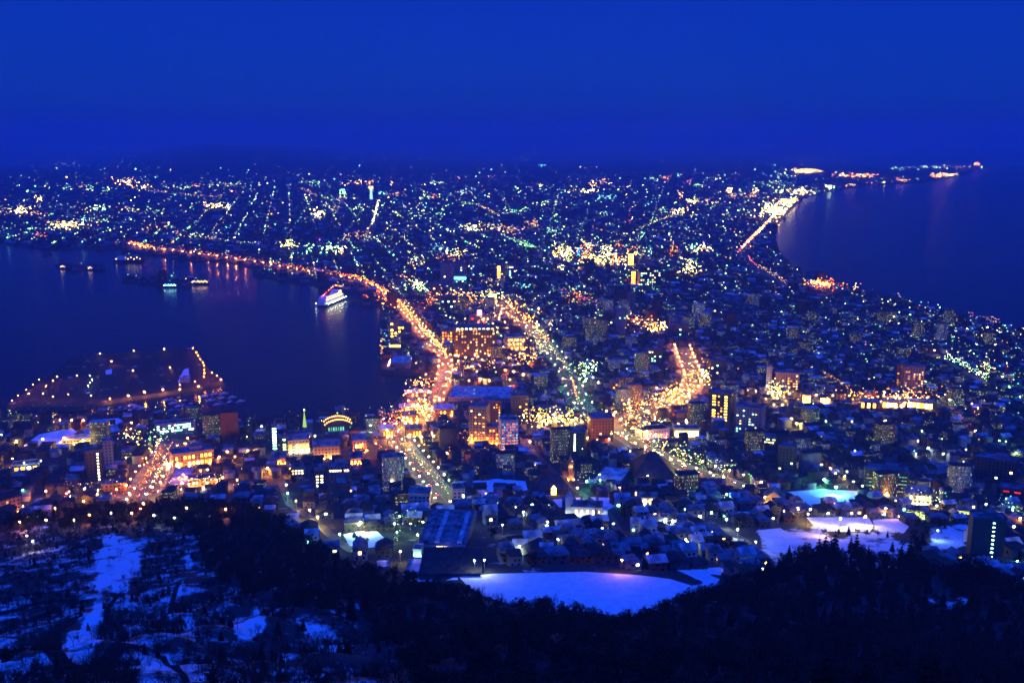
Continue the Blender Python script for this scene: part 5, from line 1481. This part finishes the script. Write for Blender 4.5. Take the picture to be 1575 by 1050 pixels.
def conifer(seed, hgt=13.0):
    q = random.Random(seed)
    tr = MB().tube((0, 0, 0), (0, 0, hgt * .93), .26, .05, 6)
    cr = MB()
    nl = 9
    for i in range(nl):
        f = i / (nl - 1)
        z = hgt * (.14 + .80 * f)
        r = (hgt * .25) * (1 - f) ** .8 + .35
        n = 11 if i < 5 else 8
        ph = q.random() * 6
        for k in range(n):                     # each whorl: drooping separate boughs
            a = ph + 2 * math.pi * (k + q.uniform(-.25, .25)) / n
            rr = r * q.uniform(.62, 1.12)
            wd = rr * .30 + .12
            ca, sa = math.cos(a), math.sin(a)
            dz = -rr * q.uniform(.28, .5)
            mid = .55
            p0 = (0, 0, z + .5)
            p1 = (ca * rr * mid - sa * wd, sa * rr * mid + ca * wd, z + dz * .45)
            p2 = (ca * rr, sa * rr, z + dz)
            p3 = (ca * rr * mid + sa * wd, sa * rr * mid - ca * wd, z + dz * .45)
            p4 = (ca * rr * mid, sa * rr * mid, z + dz * .3 + rr * .16)
            cr.add([p0, p1, p2, p3, p4], [(0, 1, 4), (1, 2, 4), (2, 3, 4), (3, 0, 4), (0, 3, 2, 1)])
    return tr, cr

def bare_tree(seed, hgt=11.0):
    q = random.Random(seed)
    tr, cr = MB(), MB()
    tr.tube((0, 0, 0), (q.uniform(-.3, .3), q.uniform(-.3, .3), hgt * .45), .22, .13, 6)
    def grow(p, d, ln, r, lvl):
        e_ = p + d * ln
        (tr if lvl < 2 else cr).tube(p, e_, r, r * .55, 4 if lvl < 2 else 3)
        if lvl >= 3: return
        for _ in range((4, 4, 4)[lvl]):
            nd = (d + Vector((q.uniform(-1, 1), q.uniform(-1, 1), q.uniform(-.15, .8))) * .85).normalized()
            grow(p + d * ln * q.uniform(.45, 1), nd, ln * q.uniform(.5, .75), r * .5, lvl + 1)
    for k in range(4):
        a = 2 * math.pi * k / 4 + q.random()
        d = Vector((math.cos(a) * .55, math.sin(a) * .55, 1)).normalized()
        grow(Vector((0, 0, hgt * q.uniform(.28, .45))), d, hgt * q.uniform(.24, .34), .10, 0 if k < 3 else 1)
    return tr, cr

def leafy(seed, hgt=10.0):
    q = random.Random(seed)
    tr = MB().tube((0, 0, 0), (0, 0, hgt * .5), .3, .2, 6)
    for k in range(5):
        a = k * 1.26 + q.random()
        tr.tube((0, 0, hgt * .35), (math.cos(a) * hgt * .25, math.sin(a) * hgt * .25, hgt * .7), .16, .05, 5)
    cr = MB()
    blobs = [(q.gauss(0, hgt * .17), q.gauss(0, hgt * .17), hgt * q.uniform(.42, .92), hgt * q.uniform(.10, .19)) for _ in range(13)]
    for bx, by, bz, br in blobs:
        for _ in range(38):
            d = Vector((q.gauss(0, 1), q.gauss(0, 1), q.gauss(0, 1))).normalized() * br * q.uniform(.6, 1.05)
            c_ = Vector((bx, by, bz)) + d
            u = Vector((q.gauss(0, 1), q.gauss(0, 1), q.gauss(0, 1))).normalized() * q.uniform(.28, .5)
            w_ = u.cross(Vector((q.gauss(0, 1), q.gauss(0, 1), q.gauss(0, 1)))).normalized() * q.uniform(.2, .36)
            cr.add([c_ - u, c_ + w_, c_ + u, c_ - w_], [(0, 1, 2, 3)])
    return tr, cr

KINDS = {'conifer_tree': [conifer(s_) for s_ in range(4)], 'bare_tree': [bare_tree(s_) for s_ in range(4)], 'evergreen_tree': [leafy(s_) for s_ in range(3)]}
CROWN = {'conifer_tree': NEEDLE, 'bare_tree': TWIG, 'evergreen_tree': LEAF}
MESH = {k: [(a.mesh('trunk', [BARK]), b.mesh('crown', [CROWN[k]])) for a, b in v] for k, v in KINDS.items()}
def tree(kind, x, y, z, s_, label, group=None):
    tm, cm = rnd.choice(MESH[kind])
    e = tag(empty(kind, (x, y, z - .3), rnd.uniform(0, 6.28)), label, 'tree', group)
    e.scale = (s_ * rnd.uniform(.9, 1.15), s_ * rnd.uniform(.9, 1.15), s_)
    link('trunk', tm, e)
    link('crown', cm, e)

EDGE = '''1232,868,e,1.2 1246,866,e,1.3 1258,866,c,1.5 1268,868,c,1.7 1282,870,c,1.9 1276,866,c,1.4 1295,872,e,1.2 1316,858,c,1.5 1322,866,e,1.3 1308,850,c,1.0 1335,870,e,1.1 1352,874,e,1.1 1368,876,e,1.2 1385,872,c,1.3 1398,872,c,1.6 1406,876,e,1.2
1188,900,e,1.1 1203,892,e,1.1 1215,884,e,1.2 1222,878,e,1.2 1112,918,b,1.1 1120,912,b,1.2 1128,905,e,.9 1137,915,b,1.2 1148,912,b,1.2 1158,906,b,1.1 1168,902,e,1.2 1175,898,e,1.3 1130,930,b,1.2 1145,930,b,1.1 1120,925,c,.9 1106,930,b,1.1
1480,894,e,1.6 1492,896,e,1.7 1505,898,e,1.6 1516,902,e,1.4 1468,900,e,1.2 1460,894,e,1.0 1530,908,e,1.3 1548,915,e,1.2 1562,920,e,1.2 548,838,e,.9 886,962,b,.8 905,964,b,.8 960,968,b,.9 972,966,b,1.0 985,970,b,1.1 995,968,b,1.1 1008,964,b,1.0 1020,955,b,.9 1400,866,b,1.0 1425,872,e,1.0 1418,845,c,1.2 1408,838,e,1.1 1412,856,e,1.2
1290,820,c,.5 1305,822,c,.6 1318,822,e,.5 1332,824,e,.5 1268,822,e,.5 1350,824,e,.5 1365,826,c,.5 1380,825,e,.5 790,940,b,.7 770,930,b,.7 820,944,b,.7 850,952,b,.7 735,922,b,.6 1372,848,c,.7 1388,842,e,.6 1350,846,b,.7
560,748,e,.8 585,738,e,.7 628,735,e,.6 700,745,e,.6 735,775,e,.8 750,800,e,.9 770,790,c,.8 830,775,e,.8 920,800,e,.8 960,800,e,.9 985,795,c,.8 1010,800,e,.8 1040,795,e,.8 1090,795,c,.8 1110,800,e,.9 1140,812,e,1.0 1150,806,c,.9 1085,835,e,1.1 1095,850,e,1.1 1120,850,e,1.1 1070,845,c,1.0 900,856,c,.9 940,860,e,1.0 1000,862,e,1.0 780,868,e,.9 820,872,e,1.0
448,735,e,1.0 452,745,e,.9 955,725,c,.8 1030,690,e,.5 1050,700,e,.5 1070,715,e,.5 1090,725,e,.5 1310,745,e,.7 1322,752,e,.7 1335,768,c,.8 1350,775,e,.7 1450,790,e,.8 1455,800,e,.8 1448,820,e,1.0 1440,812,e,.9 1415,815,e,1.0 1425,828,e,1.1 560,842,e,.8 760,828,e,.9'''
KN = {'e': 'evergreen_tree', 'c': 'conifer_tree', 'b': 'bare_tree'}
ed = []
for tok in EDGE.split():
    a, b, k, s_ = tok.split(',')
    ed.append((float(a), float(b), KN[k], float(s_)))
gx, gy, gz = ground([q[0] for q in ed], [q[1] for q in ed])
tb = {}
REFS += [('broad blue snow field', 880, 915), ('cemetery snow below the amber yard', 1270, 835), ('snow patch beside the wood', 1450, 875), ('bright snow clearing on the slope', 185, 870)]
for (a, b, k, s_), x, y, z in zip(ed, gx, gy, gz):
    ref, way, dd = relation(a, b)
    tb.setdefault((k, ref, way), []).append((dd, x, y, z, s_))
TREE_D = {'evergreen_tree': 'rounded dark evergreen', 'conifer_tree': 'pointed dark conifer', 'bare_tree': 'leafless tree'}
for (k, ref, way), v in tb.items():
    for n, (dd, x, y, z, s_) in enumerate(sorted(v)):
        tree(k, x, y, z, s_, f'{TREE_D[k]}, {ORD[n]} {way} the {ref}', 'trees around the fields and yards')
n_edge = len(ed)

# the wood on the mountain side
x = rng.uniform(-480, 520, 50000); y = rng.uniform(150, 900, 50000)
k = (np.hypot(x, y) > 190) & (np.hypot(x, y) < 960)
x, y = x[k], y[k]
z = height(x, y)
px, py = proj(x, y, z)
ok = inpoly(px, py, FOREST_PX) & (px > -160) & (px < 1740) & (py < 1500)
for p in CLEAR_PX: ok &= ~inpoly(px, py, p) | (rng.random(len(x)) < .07)
ok &= segdist(x, y, FIELD, True) > 9
ok &= ~inpoly(x, y, FIELD)
thin = inpoly(px, py, [(-200, 818), (235, 812), (300, 830), (330, 900), (420, 930), (560, 960), (620, 1030), (640, 1300), (-200, 1300)])
clearing = np.sin(x / 23 + .4) * np.sin(y / 17) + .5 * np.sin(x / 9 - y / 13)
ok &= np.where(thin, (clearing > -.95) & (rng.random(len(x)) < .95), rng.random(len(x)) < .72)
x, y, z, px, py, thin = (q[ok] for q in (x, y, z, px, py, thin))
# keep a minimum spacing
cellsz = 2.7
seen, keep = set(), []
for i in range(len(x)):
    c_ = (int(x[i] // cellsz), int(y[i] // cellsz))
    if c_ in seen: continue
    seen.add(c_); keep.append(i)
x, y, z, px, py, thin = (q[keep] for q in (x, y, z, px, py, thin))
kind = np.where(thin, np.where(rng.random(len(x)) < .66, 1, np.where(rng.random(len(x)) < .9, 2, 0)), np.where(rng.random(len(x)) < np.where(px > 1150, .35, .05), 0, np.where(rng.random(len(x)) < .5, 1, 2)))
size = rng.uniform(.55, 1.05, len(x)) * np.where(thin, .8, .92) * np.where(thin & (kind == 2), .45, 1) * np.where(thin & (kind == 0), .7, 1)
vis = (px > 0) & (px < 1575) & (py < 1060)
order = np.argsort(-py + np.where(vis, 0, 9999))[:max(0, 296 - n_edge)]
one = np.zeros(len(x), bool); one[order] = True
GL = {(1, True): ('leafless tree rising from the snowy slope of the mountain', 'leafless trees on the snowy slope'), (0, True): ('small dark conifer among leafless trees on the snowy slope', 'conifers on the snowy slope'),
      (0, False): ('black conifer in the dense wood at the foot of the view', 'conifers of the dense wood'), (1, False): ('leafless tree inside the black dense wood', 'leafless trees of the dense wood'), (2, False): ('rounded evergreen inside the black dense wood', 'evergreens of the dense wood')}
GL[(2, True)] = ('low dark evergreen bush among leafless trees on the snowy slope', 'evergreen bushes on the snowy slope')
KL = ['conifer_tree', 'bare_tree', 'evergreen_tree']
for i in np.where(one)[0]:
    lb, gr = GL[(int(kind[i]), bool(thin[i]))]
    tree(KL[kind[i]], x[i], y[i], z[i], size[i], lb, gr)
parts_v, parts_f, parts_m, nv = [], [], [], 0
for kk in range(3):
    temps = []
    for a, b in KINDS[KL[kk]]:
        va, vb = np.array(a.v), np.array(b.v)
        tri = []
        mt = []
        for fs, off, m_i in ((a.f, 0, 0), (b.f, len(va), 1 + kk)):
            for f in fs:
                for j in range(1, len(f) - 1):
                    tri.append((f[0] + off, f[j] + off, f[j + 1] + off)); mt.append(m_i)
        temps.append((np.concatenate([va, vb]), np.array(tri), np.array(mt)))
    ids = np.where(~one & (kind == kk))[0]
    for ti, (tv, tf, tm) in enumerate(temps):
        sel = ids[ti::len(temps)]
        if not len(sel): continue
        a = rng.uniform(0, 6.28, len(sel)); s_ = size[sel]
        ca, sa = np.cos(a)[:, None], np.sin(a)[:, None]
        X = (tv[None, :, 0] * ca - tv[None, :, 1] * sa) * s_[:, None] + x[sel][:, None]
        Y = (tv[None, :, 0] * sa + tv[None, :, 1] * ca) * s_[:, None] + y[sel][:, None]
        Z = tv[None, :, 2] * s_[:, None] + z[sel][:, None] - .3
        parts_v.append(np.stack([X, Y, Z], -1).reshape(-1, 3))
        parts_f.append((tf[None] + (np.arange(len(sel)) * len(tv))[:, None, None]).reshape(-1, 3) + nv)
        parts_m.append(np.tile(tm, len(sel)))
        nv += len(sel) * len(tv)
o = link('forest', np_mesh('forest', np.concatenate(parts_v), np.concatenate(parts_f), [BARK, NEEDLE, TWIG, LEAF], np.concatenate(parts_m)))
tag(o, 'dark winter wood covering the side of the mountain', kind='stuff')

# ------------------------------------------------------------------ haze over land and sea
HAZE = 0.76e-4
build_haze()
